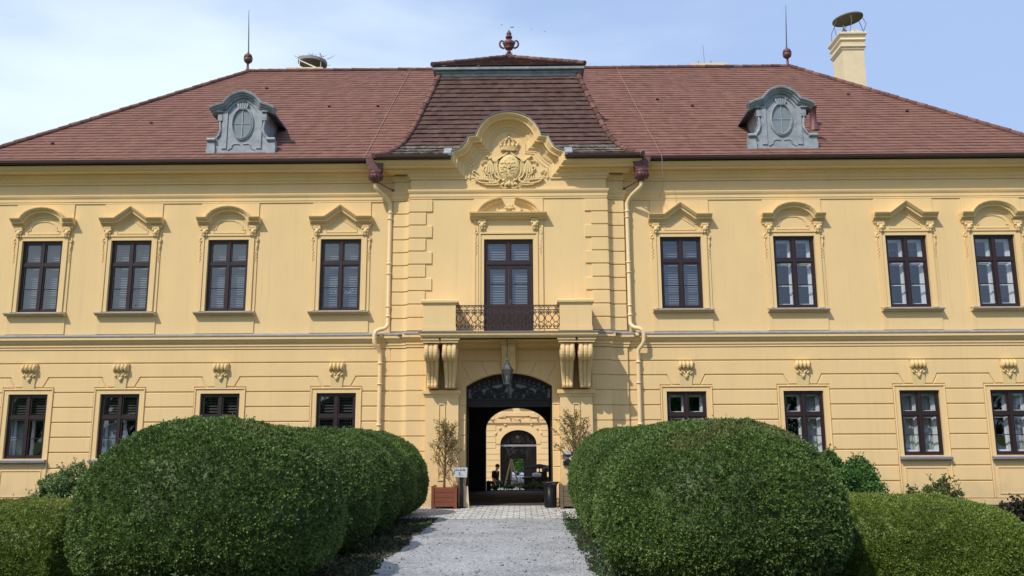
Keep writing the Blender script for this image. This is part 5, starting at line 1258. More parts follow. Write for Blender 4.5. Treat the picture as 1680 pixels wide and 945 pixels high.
def lights():
    t = thing('festoon_lights', 'string of festoon bulbs hung in shallow swags across the far courtyard wall', 'string lights', (0, 32.8, 3.6))
    m = MB(); b = MB(); pts = []
    for k in range(41):
        x = -4 + .2 * k; z = 4.02 - .22 * abs(math.sin((x + .9) * PI / 2.2)) ; pts.append((x, 32.8, 3.62 + (.25 - .25 * math.sin(((x + 4) % 1.6) / 1.6 * PI)))); 
        if k % 3 == 0: b.ball((x, 32.8, pts[-1][2] - .06), (.05, .05, .07), 6)
    m.tube(pts, .014, 5); m.build('cable', M['black'], t); b.build('bulb', M['lampmetal'], t)
lights()
CZ = -.75
# planters across the way out
def trough(x0, x1, y, label):
    t = thing('planter_trough', label, 'planter', ((x0 + x1) / 2, y, -.05), 'planters across the way out')
    m = MB(); m.box(x0, x1, y, y + .3, -.79, -.05 + .02); m.build('trough', M['darkwood'], t)
    n = int(900 * (x1 - x0)); P = np.stack([rng.uniform(x0, x1, n), rng.uniform(y, y + .3, n), -.03 + np.abs(rng.normal(0, .10, n)) + .10 * np.abs(np.sin(rng.uniform(0, 6, n)))], 1)
    P[:, 2] *= 1 + .5 * np.sin(P[:, 0] * 9); Dv = unit(rng.normal(size=(n, 3)) + np.array([0, -.3, .8]))
    link('foliage', np_mesh('trough_foliage', [leaves(P, Dv, .08, .035, rng.random(n))], M['shrub' if x0 < -.4 else 'herb']), t)
trough(-1.15, -.40, RY + .15, 'low planter of dark foliage below the walking figure'); trough(-.38, .55, RY + .15, 'low planter of bright herbs at the foot of the A-frame'); trough(.57, 1.45, RY + .15, 'low dark planter in front of the shaded table')
m = MB(); m.box(-1.19, -1.0, RY + .1, RY + .3, -.8, .36); o = m.build('black_box', M['black']); tag(o, 'small black box standing at the left foot of the far arch', 'box')
# A-frame
t = thing('trestle_frame', 'pale wooden A-shaped stand in the courtyard', 'easel', (-.1, 15, CZ))
m = MB(); m.tube([(-.15, 14.98, 1.26), (-.62, 14.8, CZ)], .035, 6); m.build('leg', M['palewood'], t)
m = MB(); m.tube([(-.15, 14.98, 1.26), (.44, 14.8, CZ)], .035, 6); m.build('leg', M['palewood'], t)
m = MB(); m.tube([(-.15, 15.0, 1.22), (-.1, 15.7, CZ)], .03, 6); m.build('leg', M['palewood'], t)
m = MB(); m.tube([(-.38, 14.88, .30), (.17, 14.88, .26)], .022, 6); m.build('crossbar', M['black'], t)
# table with a covered stand, in shade
t = thing('serving_table', 'dark serving counter with pale bowl behind the courtyard planters', 'table', (1.0, 17, CZ))
m = MB(); m.box(.35, 2.3, 16.6, 17.5, .30, .38); m.box(.45, 2.2, 16.7, 17.4, CZ, .30); m.build('counter', M['black'], t)
m = MB(); m.box(.85, 1.55, 16.9, 17.3, .38, .62); m.lathe([(.2, .62), (.19, .78), (.1, .85), (.02, .86)], 1.5, 17.1, 12); m.build('coffee_machine', M['black'], t)
m = MB(); m.lathe([(.02, .385), (.2, .39), (.23, .5), (.2, .56), (.02, .60)], 1.05, 16.75, 14); m.build('bowl', M['paper'], t)
t = thing('parasol', 'dark folded parasol lying low over the serving counter', 'parasol', (1.2, 17.8, CZ))
m = MB(); m.tube([(1.2, 17.8, CZ), (1.2, 17.8, .82)], .03, 6); m.build('pole', M['steel'], t)
m = MB(); m.lathe([(.04, .98), (.35, .92), (.8, .80), (.8, .77), (.04, .86)], 1.2, 17.8, 12); m.build('canopy', M['cloth'], t)
# person walking in the courtyard
def person():
    root = thing('person', 'person in dark clothes, head bowed, seen through the gateway', 'person', (-.93, 16.6, CZ), None, R(62))
    def skin(name, verts, edges, radii, m, sub=2):
        me = bpy.data.meshes.new(name); me.from_pydata(verts, edges, []); me.materials.append(m)
        o = link(name, me, root, False); md = o.modifiers.new('skin', 'SKIN')
        for v, r in zip(me.skin_vertices[0].data, radii): v.radius = (r, r) if not isinstance(r, tuple) else r
        me.skin_vertices[0].data[0].use_root = True
        s_ = o.modifiers.new('sub', 'SUBSURF'); s_.levels = sub; s_.render_levels = sub
        me.polygons.foreach_set('use_smooth', [True] * len(me.polygons)); md.use_smooth_shade = True
        return o
    V = [(0, 0, .90), (0, 0, 1.12), (.01, -.02, 1.34), (.02, -.05, 1.46), (.04, -.09, 1.56), (.05, -.11, 1.66),
         (-.19, -.02, 1.38), (-.24, 0, 1.10), (-.20, -.12, .86), (-.19, -.14, .76), (.19, -.02, 1.38), (.25, .0, 1.10), (.24, -.10, .86), (.235, -.12, .77),
         (-.10, 0, .86), (-.11, -.05, .48), (-.11, .02, .08), (-.11, -.14, .03), (.10, 0, .86), (.12, .06, .48), (.13, .14, .09), (.13, .0, .03)]
    E = [(0, 1), (1, 2), (2, 3), (3, 4), (4, 5), (2, 6), (6, 7), (7, 8), (8, 9), (2, 10), (10, 11), (11, 12), (12, 13), (0, 14), (14, 15), (15, 16), (16, 17), (0, 18), (18, 19), (19, 20), (20, 21)]
    Rr = [.13, .13, .14, .055, .085, .085, .06, .045, .035, .03, .06, .045, .035, .03, .09, .06, .042, .035, .09, .06, .042, .035]
    skin('body', V, E, Rr, M['skin'])
    skin('shirt', [V[i] for i in (0, 1, 2, 6, 7, 10, 11)], [(0, 1), (1, 2), (2, 3), (3, 4), (2, 5), (5, 6)], [.15, .16, .175, .095, .075, .095, .075], M['cloth'])
    skin('trousers', [(0, 0, .92), V[14], V[15], (-.11, .02, .12), V[18], V[19], (.13, .13, .13)], [(0, 1), (1, 2), (2, 3), (0, 4), (4, 5), (5, 6)], [.15, .12, .095, .08, .12, .095, .08], M['cloth'])
    h = MB(); h.ball((.055, -.09, 1.67), (.098, .115, .10), 12); h.build('hair', M['hair'], root, False)
person()

# ================================================================== OBJECTS AT THE GATE
def lantern():
    t = thing('hanging_lantern', 'dark metal six-sided lantern hanging from the balcony over the gate', 'lantern', (-.035, -1.2, 4.79))
    x, y = -.035, -1.2
    m = MB(); m.tube([(x, y, 4.79), (x, y, 4.22)], .011, 6); m.build('chain', M['lampmetal'], t)
    m = MB(); m.lathe([(.015, 4.24), (.03, 4.21), (.05, 4.18), (.03, 4.155), (.06, 4.12), (.075, 4.10), (.07, 4.08), (.09, 4.06), (.15, 3.955), (.175, 3.93), (.175, 3.915), (.15, 3.91)], x, y, 6, smooth=False); m.build('cap', M['lampmetal'], t)
    m = MB()
    for k in range(6):
        a = 2 * PI * k / 6; m.tube([(x + .165 * math.cos(a), y + .165 * math.sin(a), 3.92), (x + .095 * math.cos(a), y + .095 * math.sin(a), 3.53)], .012, 5)
    m.lathe([(.11, 3.54), (.112, 3.525), (.09, 3.50), (.04, 3.485), (.015, 3.46)], x, y, 6, smooth=False); m.build('lantern_frame', M['lampmetal'], t)
    m = MB(); m.loft([[(x + r * math.cos(2 * PI * k / 6), y + r * math.sin(2 * PI * k / 6), z) for k in range(6)] for r, z in ((.158, 3.91), (.09, 3.54))], True, False); m.build('pane', M['lampglass'], t)
    m = MB(); m.lathe([(.02, 3.53), (.02, 3.60), (.03, 3.62), (.03, 3.74), (.012, 3.77)], x, y, 8); m.build('bulb', M['paper'], t)
lantern()
def potted_tree(x, y, label, mm, h, spread, seed, pw=.68, ph=.56):
    rs = random.Random(seed); rg2 = np.random.default_rng(seed)
    t = thing('potted_tree', label, 'potted tree', (x, y, GZ), 'potted trees at the gate')
    m = MB(); z0 = GZ + .006
    for a in (-1, 1):
        for b in (-1, 1): m.box(x + a * (pw / 2 - .03) - .04, x + a * (pw / 2 - .03) + .04, y + b * (pw / 2 - .03) - .04, y + b * (pw / 2 - .03) + .04, z0, z0 + ph + .05)
    nb = 4; bh = (ph - .06) / nb
    for k in range(nb):
        za, zb_ = z0 + .06 + bh * k + .004, z0 + .06 + bh * (k + 1) - .004
        m.box(x - pw / 2 + .04, x + pw / 2 - .04, y - pw / 2 + .01, y + pw / 2 - .01, za, zb_); m.box(x - pw / 2 + .01, x + pw / 2 - .01, y - pw / 2 + .045, y + pw / 2 - .045, za + .001, zb_ - .001)
    m.build('planter_box', M[mm], t)
    m = MB(); m.box(x - pw / 2 + .05, x + pw / 2 - .05, y - pw / 2 + .05, y + pw / 2 - .05, z0 + ph - .1, z0 + ph - .02); m.build('soil', M['soil'], t)
    br = MB(); tips = []; zb = z0 + ph - .05; H = h - ph
    tr = [Vector((x + .03 * math.sin(q * 2.2 + seed), y, zb + H * q)) for q in [k / 8 for k in range(9)]]; br.tube(tr, [.034 * (1 - .8 * k / 8) + .004 for k in range(9)], 7)
    for k in range(26):
        q = .22 + .76 * (k / 25) ** .9; p = tr[0].lerp(tr[8], q); p.x = x + .03 * math.sin(q * 2.2 + seed); az = k * 2.4 + rs.uniform(-.4, .4)
        Lb = H * spread * (.50 - .30 * q) * rs.uniform(.8, 1.25); el = R(rs.uniform(38, 62)); d_ = Vector((math.cos(az) * math.cos(el), math.sin(az) * math.cos(el), math.sin(el)))
        pts = [p + d_ * Lb * u + Vector((rs.uniform(-.02, .02), rs.uniform(-.02, .02), .10 * u * u * Lb)) for u in (0, .3, .6, 1)]; br.tube(pts, [.012, .009, .006, .003], 5); tips += pts[1:]
        for e in range(5):
            b0 = pts[0].lerp(pts[3], rs.uniform(.3, .95)); a2 = rs.uniform(0, 2 * PI); d2 = (d_ + Vector((math.cos(a2), math.sin(a2), rs.uniform(-.2, .6))) * .8).normalized(); tw_ = [b0 + d2 * (.09 * u) * rs.uniform(.8, 1.4) for u in (0, 1, 2.2)]; br.tube(tw_, [.005, .004, .002], 4); tips += [tw_[0].lerp(tw_[2], u) for u in (.3, .55, .8, 1)]
    br.build('trunk', M['bark'], t)
    T = np.array([tuple(q) for q in tips]); idx = rg2.integers(0, len(T), 1700 if len(T) else 0); P = T[idx] + rg2.normal(0, .025, (len(idx), 3)); Dv = unit(rg2.normal(size=(len(idx), 3)) + np.array([0, 0, -.1]))
    link('crown', np_mesh('crown', [leaves(P, Dv, rg2.uniform(.035, .068, len(P)), rg2.uniform(.024, .036, len(P)), rg2.random(len(P)), rg=rg2)], M['sparse']), t)
potted_tree(-1.77, -.98, 'sparse bronze-leaved tree in a red-brown wooden planter box left of the gate', 'planter', 2.15, 1.0, 5)
potted_tree(1.78, -1.05, 'sparse bronze-leaved tree in a grey weathered box, half hidden by the hedge', 'oldwood', 2.35, 1.0, 12, .74, .60)
def sign():
    t = thing('sign_stand', 'handwritten white paper notice on a black stand beside the planter', 'sign', (-1.30, -1.0, GZ))
    z0 = GZ + .006
    m = MB(); m.box(-1.37, -1.26, -1.03, -.97, z0, .98); m.box(-1.44, -1.2, -1.12, -.88, z0, z0 + .02); m.build('post', M['black'], t)
    m = MB(); m.prism([(-1.535, .975), (-1.165, .955), (-1.15, 1.225), (-1.52, 1.235)], -1.06, -1.045); bd = m.build('notice_board', M['paper'], t)
    m = MB(); y = -1.064
    def st_(pts, r=.0055): m.tube([(a, y, b) for a, b in pts], r, 4)
    st_([(-1.44, 1.185), (-1.475, 1.19), (-1.48, 1.15), (-1.445, 1.145)]); st_([(-1.43, 1.165), (-1.43, 1.14)]); st_([(-1.415, 1.14), (-1.415, 1.17), (-1.395, 1.165), (-1.395, 1.138)]); st_([(-1.38, 1.155), (-1.36, 1.155)])
    st_([(-1.35, 1.18), (-1.325, 1.185), (-1.32, 1.165), (-1.35, 1.14), (-1.315, 1.14)], .007); st_([(-1.265, 1.14), (-1.265, 1.185), (-1.295, 1.155), (-1.25, 1.155)], .007); st_([(-1.235, 1.14), (-1.235, 1.185)], .007); st_([(-1.235, 1.16), (-1.212, 1.162), (-1.21, 1.14)], .007)
    st_([(-1.39, 1.08), (-1.37, 1.105), (-1.35, 1.085), (-1.39, 1.05), (-1.385, 1.02), (-1.355, 1.015), (-1.32, 1.06)]); st_([(-1.30, 1.01), (-1.28, 1.01)])
    m.build('handwriting', M['black'], bd)
    t = thing('bollard_cover', 'cream tapered wooden cone post leaning by the gate jamb', 'post', (-1.19, -.82, GZ))
    m = MB(); m.loft([[(-1.19 + a * w_, -.86 + b * w_, z) for a, b in ((-1, -1), (1, -1), (1, 1), (-1, 1))] for w_, z in ((.085, z0), (.045, .70), (.025, .72))]); m.build('cone', M['palewood'], t)
    m = MB(); m.tube([(-1.235, -.86, .72), (-1.235, -.86, 1.0)], .014, 6); m.build('rod', M['steel'], t)
sign()
def bin_():
    t = thing('litter_bin', 'black slatted litter bin with a flared rim right of the gateway', 'bin', (1.15, -.9, GZ)); x, y, z0 = 1.15, -.9, GZ + .006
    m = MB(); m.lathe([(.145, z0), (.15, z0 + .03), (.155, z0 + .62), (.15, z0 + .62), (.02, z0 + .62)], x, y, 20); m.build('liner', M['black'], t)
    m = MB()
    for k in range(22):
        a = 2 * PI * k / 22; m.tube([(x + r * math.cos(a), y + r * math.sin(a), z) for r, z in ((.158, z0 + .02), (.165, z0 + .55), (.18, z0 + .63), (.235, z0 + .68))], .012, 4)
    m.build('slats', M['black'], t)
    m = MB(); m.loft([[(x + (.235 + .012 * math.cos(b)) * math.cos(a), y + (.235 + .012 * math.cos(b)) * math.sin(a), z0 + .685 + .012 * math.sin(b)) for b in [2 * PI * q / 6 for q in range(6)]] for a in [2 * PI * k / 24 for k in range(24)]], ring=True); m.build('rim', M['black'], t)
bin_()
def lozenge():
    t = thing('painted_board', 'small black and white hourglass-patterned board on the right pedestal', 'board', (1.67, -.62, 1.28)); y0 = -.585; x0, x1, z0, z1 = 1.53, 1.81, 1.26, 1.60
    m = MB(); m.box(x0, x1, y0, y0 + .03, z0, z1); b = m.build('panel', M['black'], t)
    m = MB(); cx, cz = (x0 + x1) / 2, z0 + .20
    m.prism([(x0 + .01, cz - .085), (cx, cz), (x0 + .01, cz + .085)], y0 - .004, y0 - .0005); m.prism([(x1 - .01, cz + .085), (cx, cz), (x1 - .01, cz - .085)], y0 - .004, y0 - .0005)
    m.prism(rect(x0, x1, z1 - .03, z1 + .07), y0 - .004, y0 + .03); m.build('white_field', M['paper'], b)
lozenge()

# ================================================================== PLANTING
def surf_pts(surf, nrm, O, n, rg2, big):
    """points spread evenly over a dome: directions are thinned by how much surface each stands for"""
    U = unit(rg2.normal(size=(n * 3, 3))); P = surf(U); Nn = nrm(P); r = np.linalg.norm(P, axis=1); wgt = r ** 2 / np.maximum(.25, np.sum(Nn * U, 1)); k = rg2.random(len(U)) < wgt / wgt.max() ; P, Nn = P[k][:n], Nn[k][:n]
    W = P + O; k = W[:, 2] > GZ + .02; return W[k], Nn[k]
def tufts(WN, disp, scor, seed, rg2, size, per=8):
    """every clipped shoot is a small tuft of leaves standing proud of the shaded inside of the plant"""
    W, Nn = WN; n = len(W); hgt = rg2.normal(0, .008, n) + disp(W); ctr = W + Nn * hgt[:, None]
    t0 = np.clip(.40 + .20 * vnoise(W, .5, seed + 6) + rg2.normal(0, .16, n), 0, 1); s0 = scor(W)
    idx = np.repeat(np.arange(n), per); m = len(idx); q = rg2.normal(size=(m, 3)); q -= Nn[idx] * np.sum(q * Nn[idx], 1, keepdims=True)
    depth = rg2.random(m); rad = size * .42 * (.35 + .65 * depth)
    P = ctr[idx] + q * (rad * .6)[:, None] - Nn[idx] * (size * 1.5 * depth - size * .2)[:, None]
    Dv = unit(Nn[idx] * .75 + q * .55 + rg2.normal(0, .25, (m, 3)) + np.array([0, 0, .15]))
    L = size * rg2.uniform(.6, 1.15, m); tint = np.clip(t0[idx] + rg2.normal(0, .10, m), 0, 1); so = np.clip(s0[idx] * rg2.uniform(.4, 1.2, m), 0, 1)
    res = [leaves(P, Dv, L, L * .58, tint, so, rg=rg2)]
    k = rg2.integers(0, n, int(n * .008))                        # a few shoots missed by the shears
    for h in (.0, .025, .05): res.append(leaves(ctr[k] + Nn[k] * h, unit(Nn[k] + rg2.normal(0, .5, (len(k), 3))), .04, .018, np.full(len(k), .75), np.zeros(len(k)), rg=rg2))
    return res
def mound(name, c, rad, ztop, label, dens, mt, group, cat='topiary', n_exp=2.35, seed=1, tuft=.034, low=1.0, scorch_lvl=1.72, sc_amp=1.0):
    """clipped evergreen: a knobbly solid inner surface closely covered with leaf faces"""
    rg2 = np.random.default_rng(seed); a, b = rad; cz = GZ + .66; ct = ztop - cz; cb = (cz - GZ) * 1.18 * low
    def surf(U):
        c3 = np.where(U[:, 2] > 0, ct, cb); r = (np.abs(U[:, 0] / a) ** n_exp + np.abs(U[:, 1] / b) ** n_exp + np.abs(U[:, 2] / c3) ** n_exp) ** (-1 / n_exp); return U * r[:, None]
    def nrm(P):
        c3 = np.where(P[:, 2] > 0, ct, cb); G = np.stack([np.sign(P[:, 0]) * np.abs(P[:, 0] / a) ** (n_exp - 1) / a, np.sign(P[:, 1]) * np.abs(P[:, 1] / b) ** (n_exp - 1) / b, np.sign(P[:, 2]) * np.abs(P[:, 2] / c3) ** (n_exp - 1) / c3], 1); return unit(G)
    def disp(W): return .030 * vnoise(W, .9, seed + 3) + .022 * vnoise(W, .16, seed) + .036 * vnoise(W, .072, seed + 1)
    O = np.array([c[0], c[1], cz])
    # inner surface
    nu, nv = 180, 90; uu = np.linspace(0, 2 * PI, nu, endpoint=False); vv = np.linspace(-PI / 2 + .01, PI / 2 - .01, nv)
    Ug, Vg = np.meshgrid(uu, vv); U = np.stack([np.cos(Vg) * np.cos(Ug), np.cos(Vg) * np.sin(Ug), np.sin(Vg)], -1).reshape(-1, 3)
    P = surf(U); Nn = nrm(P); W = P + O; V = W + Nn * (.030 * vnoise(W, .9, seed + 3) - .075)[:, None]; V[:, 2] = np.maximum(V[:, 2], GZ - .02)
    i = np.arange(nv - 1)[:, None] * nu; j = np.arange(nu)[None, :]; F = np.stack([i + j, i + (j + 1) % nu, i + nu + (j + 1) % nu, i + nu + j], -1).reshape(-1, 4)
    fc = V[F].mean(1)
    def scor(W):
        q = vnoise(W * np.array([1, 1, 1.0]), .8, seed + 9) * .5 + vnoise(W, .3, seed + 8) * .4 + (W[:, 2] - scorch_lvl) * 2.4 * sc_amp; return np.clip(q * 1.1, 0, 1)
    parts = [(V, F, np.clip(.25 + .2 * vnoise(fc, .2, seed + 5), 0, 1), scor(fc))]
    area = 4 * PI * ((a * b) ** 1.6 + (a * ct) ** 1.6 + (b * ct) ** 1.6) ** (1 / 1.6) / 3 ** (1 / 1.6)
    parts += tufts(surf_pts(surf, nrm, O, int(dens * area), rg2, max(a, b, ct)), disp, scor, seed, rg2, tuft)
    o = link(name, np_mesh(name, parts, mt)); o.data.transform(Matrix.Translation((-c[0], -c[1], -GZ))); o.location = (c[0], c[1], GZ)
    return tag(o, label, cat, group)
LX, RX = -3.72, 2.98
rowL = [(-14.45, (1.56, 1.62), 2.11, 'largest clipped yew dome, in front, left of the gravel path', 1150),
        (-11.25, (1.68, 1.34), 2.08, 'clipped yew dome directly behind the big front dome left of the path', 900),
        (-8.55, (1.66, 1.28), 2.13, 'third clipped yew dome back, midway along the left of the path', 750),
        (-5.95, (1.66, 1.22), 2.17, 'clipped yew dome last but one before the facade left of the path', 680),
        (-3.45, (1.66, 1.28), 2.20, 'clipped yew dome nearest the red-brown planter, end of the left row', 680)]
for k, (y, rad, zt, lab, dn) in enumerate(rowL): mound('yew_dome', (LX + (.24, .08, .06, .06, .06)[k], y), rad, zt, lab, dn, M['yew'], 'clipped yew domes along the path', seed=20 + k, scorch_lvl=2.0 if k == 0 else 2.35)
rowR = [(-14.10, (1.54, 1.60), 2.08, 'largest clipped yew dome with browned top, in front, right of the gravel path', 1150),
        (-10.95, (1.62, 1.34), 2.12, 'clipped yew dome directly behind the browned front dome right of the path', 900),
        (-8.30, (1.55, 1.28), 2.14, 'third clipped yew dome back, midway along the right of the path', 750),
        (-5.75, (1.45, 1.30), 2.19, 'clipped yew dome last but one before the facade right of the path', 680),
        (-3.60, (1.40, 1.22), 2.24, 'clipped yew dome nearest the litter bin, end of the right row', 680)]
for k, (y, rad, zt, lab, dn) in enumerate(rowR): mound('yew_dome', (RX + (-.10, -.02, -.02, -.04, -.04)[k], y), rad, zt, lab, dn, M['yew'], 'clipped yew domes along the path', seed=40 + k, scorch_lvl=(1.84, 2.25, 2.25, 2.35, 2.4)[k])
def low_hedge(name, pts, w_, zs, label, seed, end_round=.35, dens=1300):
    """clipped low hedge following pts with top heights zs"""
    rg2 = np.random.default_rng(seed); pts = [np.array(p, float) for p in pts]
    seg = [np.linalg.norm(b - a) for a, b in zip(pts, pts[1:])]; cum = np.concatenate([[0], np.cumsum(seg)]); tot = cum[-1]
    PX = np.array(pts)
    def at(s): return np.stack([np.interp(s, cum, PX[:, 0]), np.interp(s, cum, PX[:, 1])], 1), np.interp(s, cum, zs)
    def surf(s, t):
        """s along, t 0..1 round the section from the ground on one side over the top to the other"""
        p, zt = at(s); p2, _ = at(np.minimum(s + .05, tot)); p1, _ = at(np.maximum(s - .05, 0)); d_ = unit(p2 - p1); nr = np.stack([d_[:, 1], -d_[:, 0]], 1)
        ang = PI * t; n = 3.2; cs, sn = np.cos(ang), np.sin(ang); r = (np.abs(cs) ** n + np.abs(sn) ** n) ** (-1 / n)
        e = np.clip(np.minimum(s, tot - s) / end_round, 0, 1); shr = np.sqrt(np.clip(1 - (1 - e) ** 2, 0, 1)) * .999 + .001; hh = (zt - GZ) * (.55 + .45 * shr)
        u = cs * r; return np.stack([p[:, 0] + nr[:, 0] * u * w_ / 2 * shr, p[:, 1] + nr[:, 1] * u * w_ / 2 * shr, GZ + np.abs(sn) * r * hh], 1), nr, u, sn * r, e, d_
    def normals(s, t):
        A = surf(s, t)[0]; B = surf(np.minimum(s + .01, tot), t)[0] - surf(np.maximum(s - .01, 0), t)[0]; Cc = surf(s, np.minimum(t + .004, 1))[0] - surf(s, np.maximum(t - .004, 0))[0]
        n = unit(np.cross(B, Cc)); p, zt = at(s); c0 = np.stack([p[:, 0], p[:, 1], (zt + GZ) * .4], 1); sg_ = np.sign(np.sum(n * (A - c0), 1)); return n * np.where(sg_ == 0, 1, sg_)[:, None]
    def disp(W): return .03 * vnoise(W, .6, seed + 3) + .020 * vnoise(W, .15, seed) + .022 * vnoise(W, .065, seed + 1)
    ns, nt_ = int(tot / .05), 60; S, T = np.meshgrid(np.linspace(.0, tot, ns), np.linspace(0, 1, nt_), indexing='ij'); S, T = S.ravel(), T.ravel()
    P = surf(S, T)[0]; Nn = np.nan_to_num(normals(S, T)); V = P + Nn * (.03 * vnoise(P, .6, seed + 3) - .06)[:, None]; V[:, 2] = np.maximum(V[:, 2], GZ - .02)
    i = np.arange(ns - 1)[:, None] * nt_; j = np.arange(nt_ - 1)[None, :]; F = np.stack([i + j, i + j + 1, i + nt_ + j + 1, i + nt_ + j], -1).reshape(-1, 4)
    def scor(W, hz): return np.clip((vnoise(W, .5, seed + 9) * .4 + (hz - .90) * 5), 0, 1) * .7
    fc = V[F].mean(1); parts = [(V, F, np.clip(.35 + .3 * vnoise(fc, .2, seed + 5), 0, 1), np.zeros(len(F)))]
    nl = int(dens * tot * (w_ + 2 * max(zs))); S = rg2.uniform(0, tot, nl); T = rg2.uniform(0, 1, nl); P = surf(S, T)[0]; Nn = np.nan_to_num(normals(S, T)); k = P[:, 2] > GZ + .02; P, Nn = P[k], Nn[k]
    zt_ = max(zs)
    parts += tufts((P, Nn), disp, lambda W: scor(W, (W[:, 2] - GZ) / (zt_ - GZ)), seed, rg2, .028)
    o = link(name, np_mesh(name, parts, M['box'])); return tag(o, label, 'hedge', 'low clipped hedges')
low_hedge('box_hedge', [(-12.5, -13.4), (-8.5, -13.3), (-5.42, -13.2)], 2.5, [1.0, 1.03, 1.04], 'low flat-topped clipped hedge left of the big front dome', 60, end_round=.18)
low_hedge('box_hedge', [(4.3, -12.9), (6.0, -13.05), (7.22, -13.15)], 2.6, [1.12, 1.05, .97], 'low rounded clipped hedge sloping down right of the browned dome', 61, end_round=1.1)
def bush(name, c, r, n, L, Wd, mt, label, seed, stems=24, cat='shrub', hollow=.35, droop=0, lumps=14, group=None, z0=GZ):
    """shrub built of many leaf sprays on stems"""
    rg2 = np.random.default_rng(seed); t = thing(name, label, cat, (c[0], c[1], z0), group); m = MB(); Lp = []; Dp = []; hgt = r[2]
    cents = []
    for k in range(lumps):
        u = unit(rg2.normal(size=(1, 3)))[0]; u[2] = abs(u[2]) * .9 + .05; q = rg2.uniform(.45, 1) ** .7; cents.append((np.array([c[0] + u[0] * r[0] * q, c[1] + u[1] * r[1] * q, z0 + hgt * (.30 + .62 * u[2] * q)]), rg2.uniform(.16, .34) * min(r)))
    for p, s_ in cents:
        base = np.array([c[0] + rg2.uniform(-.12, .12), c[1] + rg2.uniform(-.12, .12), z0]); mid = (base + p) / 2 + np.array([0, 0, .12]); m.tube([tuple(base), tuple(mid), tuple(p)], [.018, .012, .006], 5)
        k = n // lumps; d_ = unit(rg2.normal(size=(k, 3))); P = p + d_ * (s_ * rg2.uniform(.25, 1.15, k) ** .6)[:, None] * np.array([1.15, 1.15, .85]); P[:, 2] = np.maximum(P[:, 2], z0 + .03); Lp.append(P); Dp.append(unit(d_ * .7 + rg2.normal(0, .6, (k, 3)) + np.array([0, 0, -droop])))
        for e in range(3):         # stray shoots
            tip = p + np.array([rg2.normal(0, .12), rg2.normal(0, .12), s_ * .9 + abs(rg2.normal(0, .08))]); m.tube([tuple(p), tuple((p + tip) / 2 + .01), tuple(tip)], .005, 4); kk = 14
            q = rg2.uniform(.2, 1, kk)[:, None]; Lp.append(p + (tip - p) * q + rg2.normal(0, .02, (kk, 3))); Dp.append(unit(rg2.normal(size=(kk, 3))))
    P = np.concatenate(Lp); Dv = np.concatenate(Dp); tint = np.clip(.45 + .3 * vnoise(P, .18, seed) + rg2.normal(0, .2, len(P)), 0, 1)
    m.build('stem', M['bark'], t); link('foliage', np_mesh('foliage', [leaves(P, Dv, L * rg2.uniform(.6, 1.2, len(P)), Wd * rg2.uniform(.7, 1.2, len(P)), tint, np.clip(rg2.normal(0, .25, len(P)), 0, 1) * .5, rg=rg2)], mt), t)
bush('rose_bush', (-9.65, -5.6), (.95, .6, 1.48), 15000, .062, .038, M['rose'], 'loose blue-green bush behind the low hedge left', 71, lumps=30, droop=.2)
bush('round_shrub', (7.55, -5.6), (.90, .75, 1.66), 32000, .062, .040, M['shrub'], 'dense bright green rounded shrub behind the browned dome', 72, lumps=46, droop=.3)
bush('young_shrub', (10.95, -2.6), (.62, .35, .95), 2200, .085, .05, M['herb'], 'small open young shrub against the wall below a window', 73, lumps=14)
bush('dark_shrub', (10.3, -8.0), (.55, .45, .62), 4200, .075, .05, M['darkleaf'], 'dark purplish low shrub at the right edge beyond the hedge', 74, lumps=18)
bush('seedling', (-3.05, -16.45), (.14, .10, .34), 260, .05, .03, M['rose'], 'small pale seedling in front of the left yew dome', 75, lumps=5, cat='plant')
bush('seedling', (-3.55, -16.5), (.16, .10, .24), 260, .045, .028, M['herb'], 'low weedy tuft just left of the pale seedling', 76, lumps=5, cat='plant')
bush('garden_shrub', (-.1, 57), (1.6, 1.0, 1.9), 12000, .16, .11, M['shrub'], 'sunlit green shrub glimpsed through the far iron gate', 77, lumps=34, z0=-.75)
# ground cover: low ivy and litter along the verges, grass by the side path
def cover(name, x0, x1, y0, y1, n, mt, seed, h=.06, L=.06, up=.4):
    rg2 = np.random.default_rng(seed); P = np.stack([rg2.uniform(x0, x1, n), rg2.uniform(y0, y1, n), np.zeros(n)], 1); k = vnoise(P, .5, seed) > rg2.uniform(-.8, .5, n); P = P[k]; P[:, 2] = GZ + .004 + rg2.uniform(0, h, len(P)) * (vnoise(P, .4, seed + 1) * .5 + .6)
    Dv = unit(rg2.normal(size=(len(P), 3)) + np.array([0, 0, up])); o = link(name, np_mesh(name, [leaves(P, Dv, L * rg2.uniform(.5, 1.2, len(P)), L * .55, rg2.random(len(P)), rg=rg2)], mt)); return o
def stuff(o, label, cat): o['kind'] = 'stuff'; tag(o, label, cat); return o
stuff(cover('ground_cover', -2.7, -1.62, -16.5, -4.7, 16000, M['cover'], 81, .05, .055), 'dark leaf litter and creeping plants under the left domes', 'ground cover')
stuff(cover('ivy', 1.28, 1.80, -16.5, -4.9, 7000, M['ivy'], 82, .20, .05, .5), 'low ivy along the right edge of the gravel path', 'ivy')
def grass():
    rg2 = np.random.default_rng(90); n = 26000; P = np.stack([rg2.uniform(6.2, 12.5, n), rg2.uniform(-15.5, -10.6, n), np.full(n, GZ - .01)], 1); Dv = unit(np.stack([rg2.normal(0, .35, n), rg2.normal(0, .35, n), np.ones(n)], 1))
    return link('grass', np_mesh('grass', [leaves(P, Dv, rg2.uniform(.03, .08, n), .01, rg2.random(n), rg=rg2)], M['grass']))
stuff(grass(), 'short bright grass at the right corner beside the hedge', 'grass')
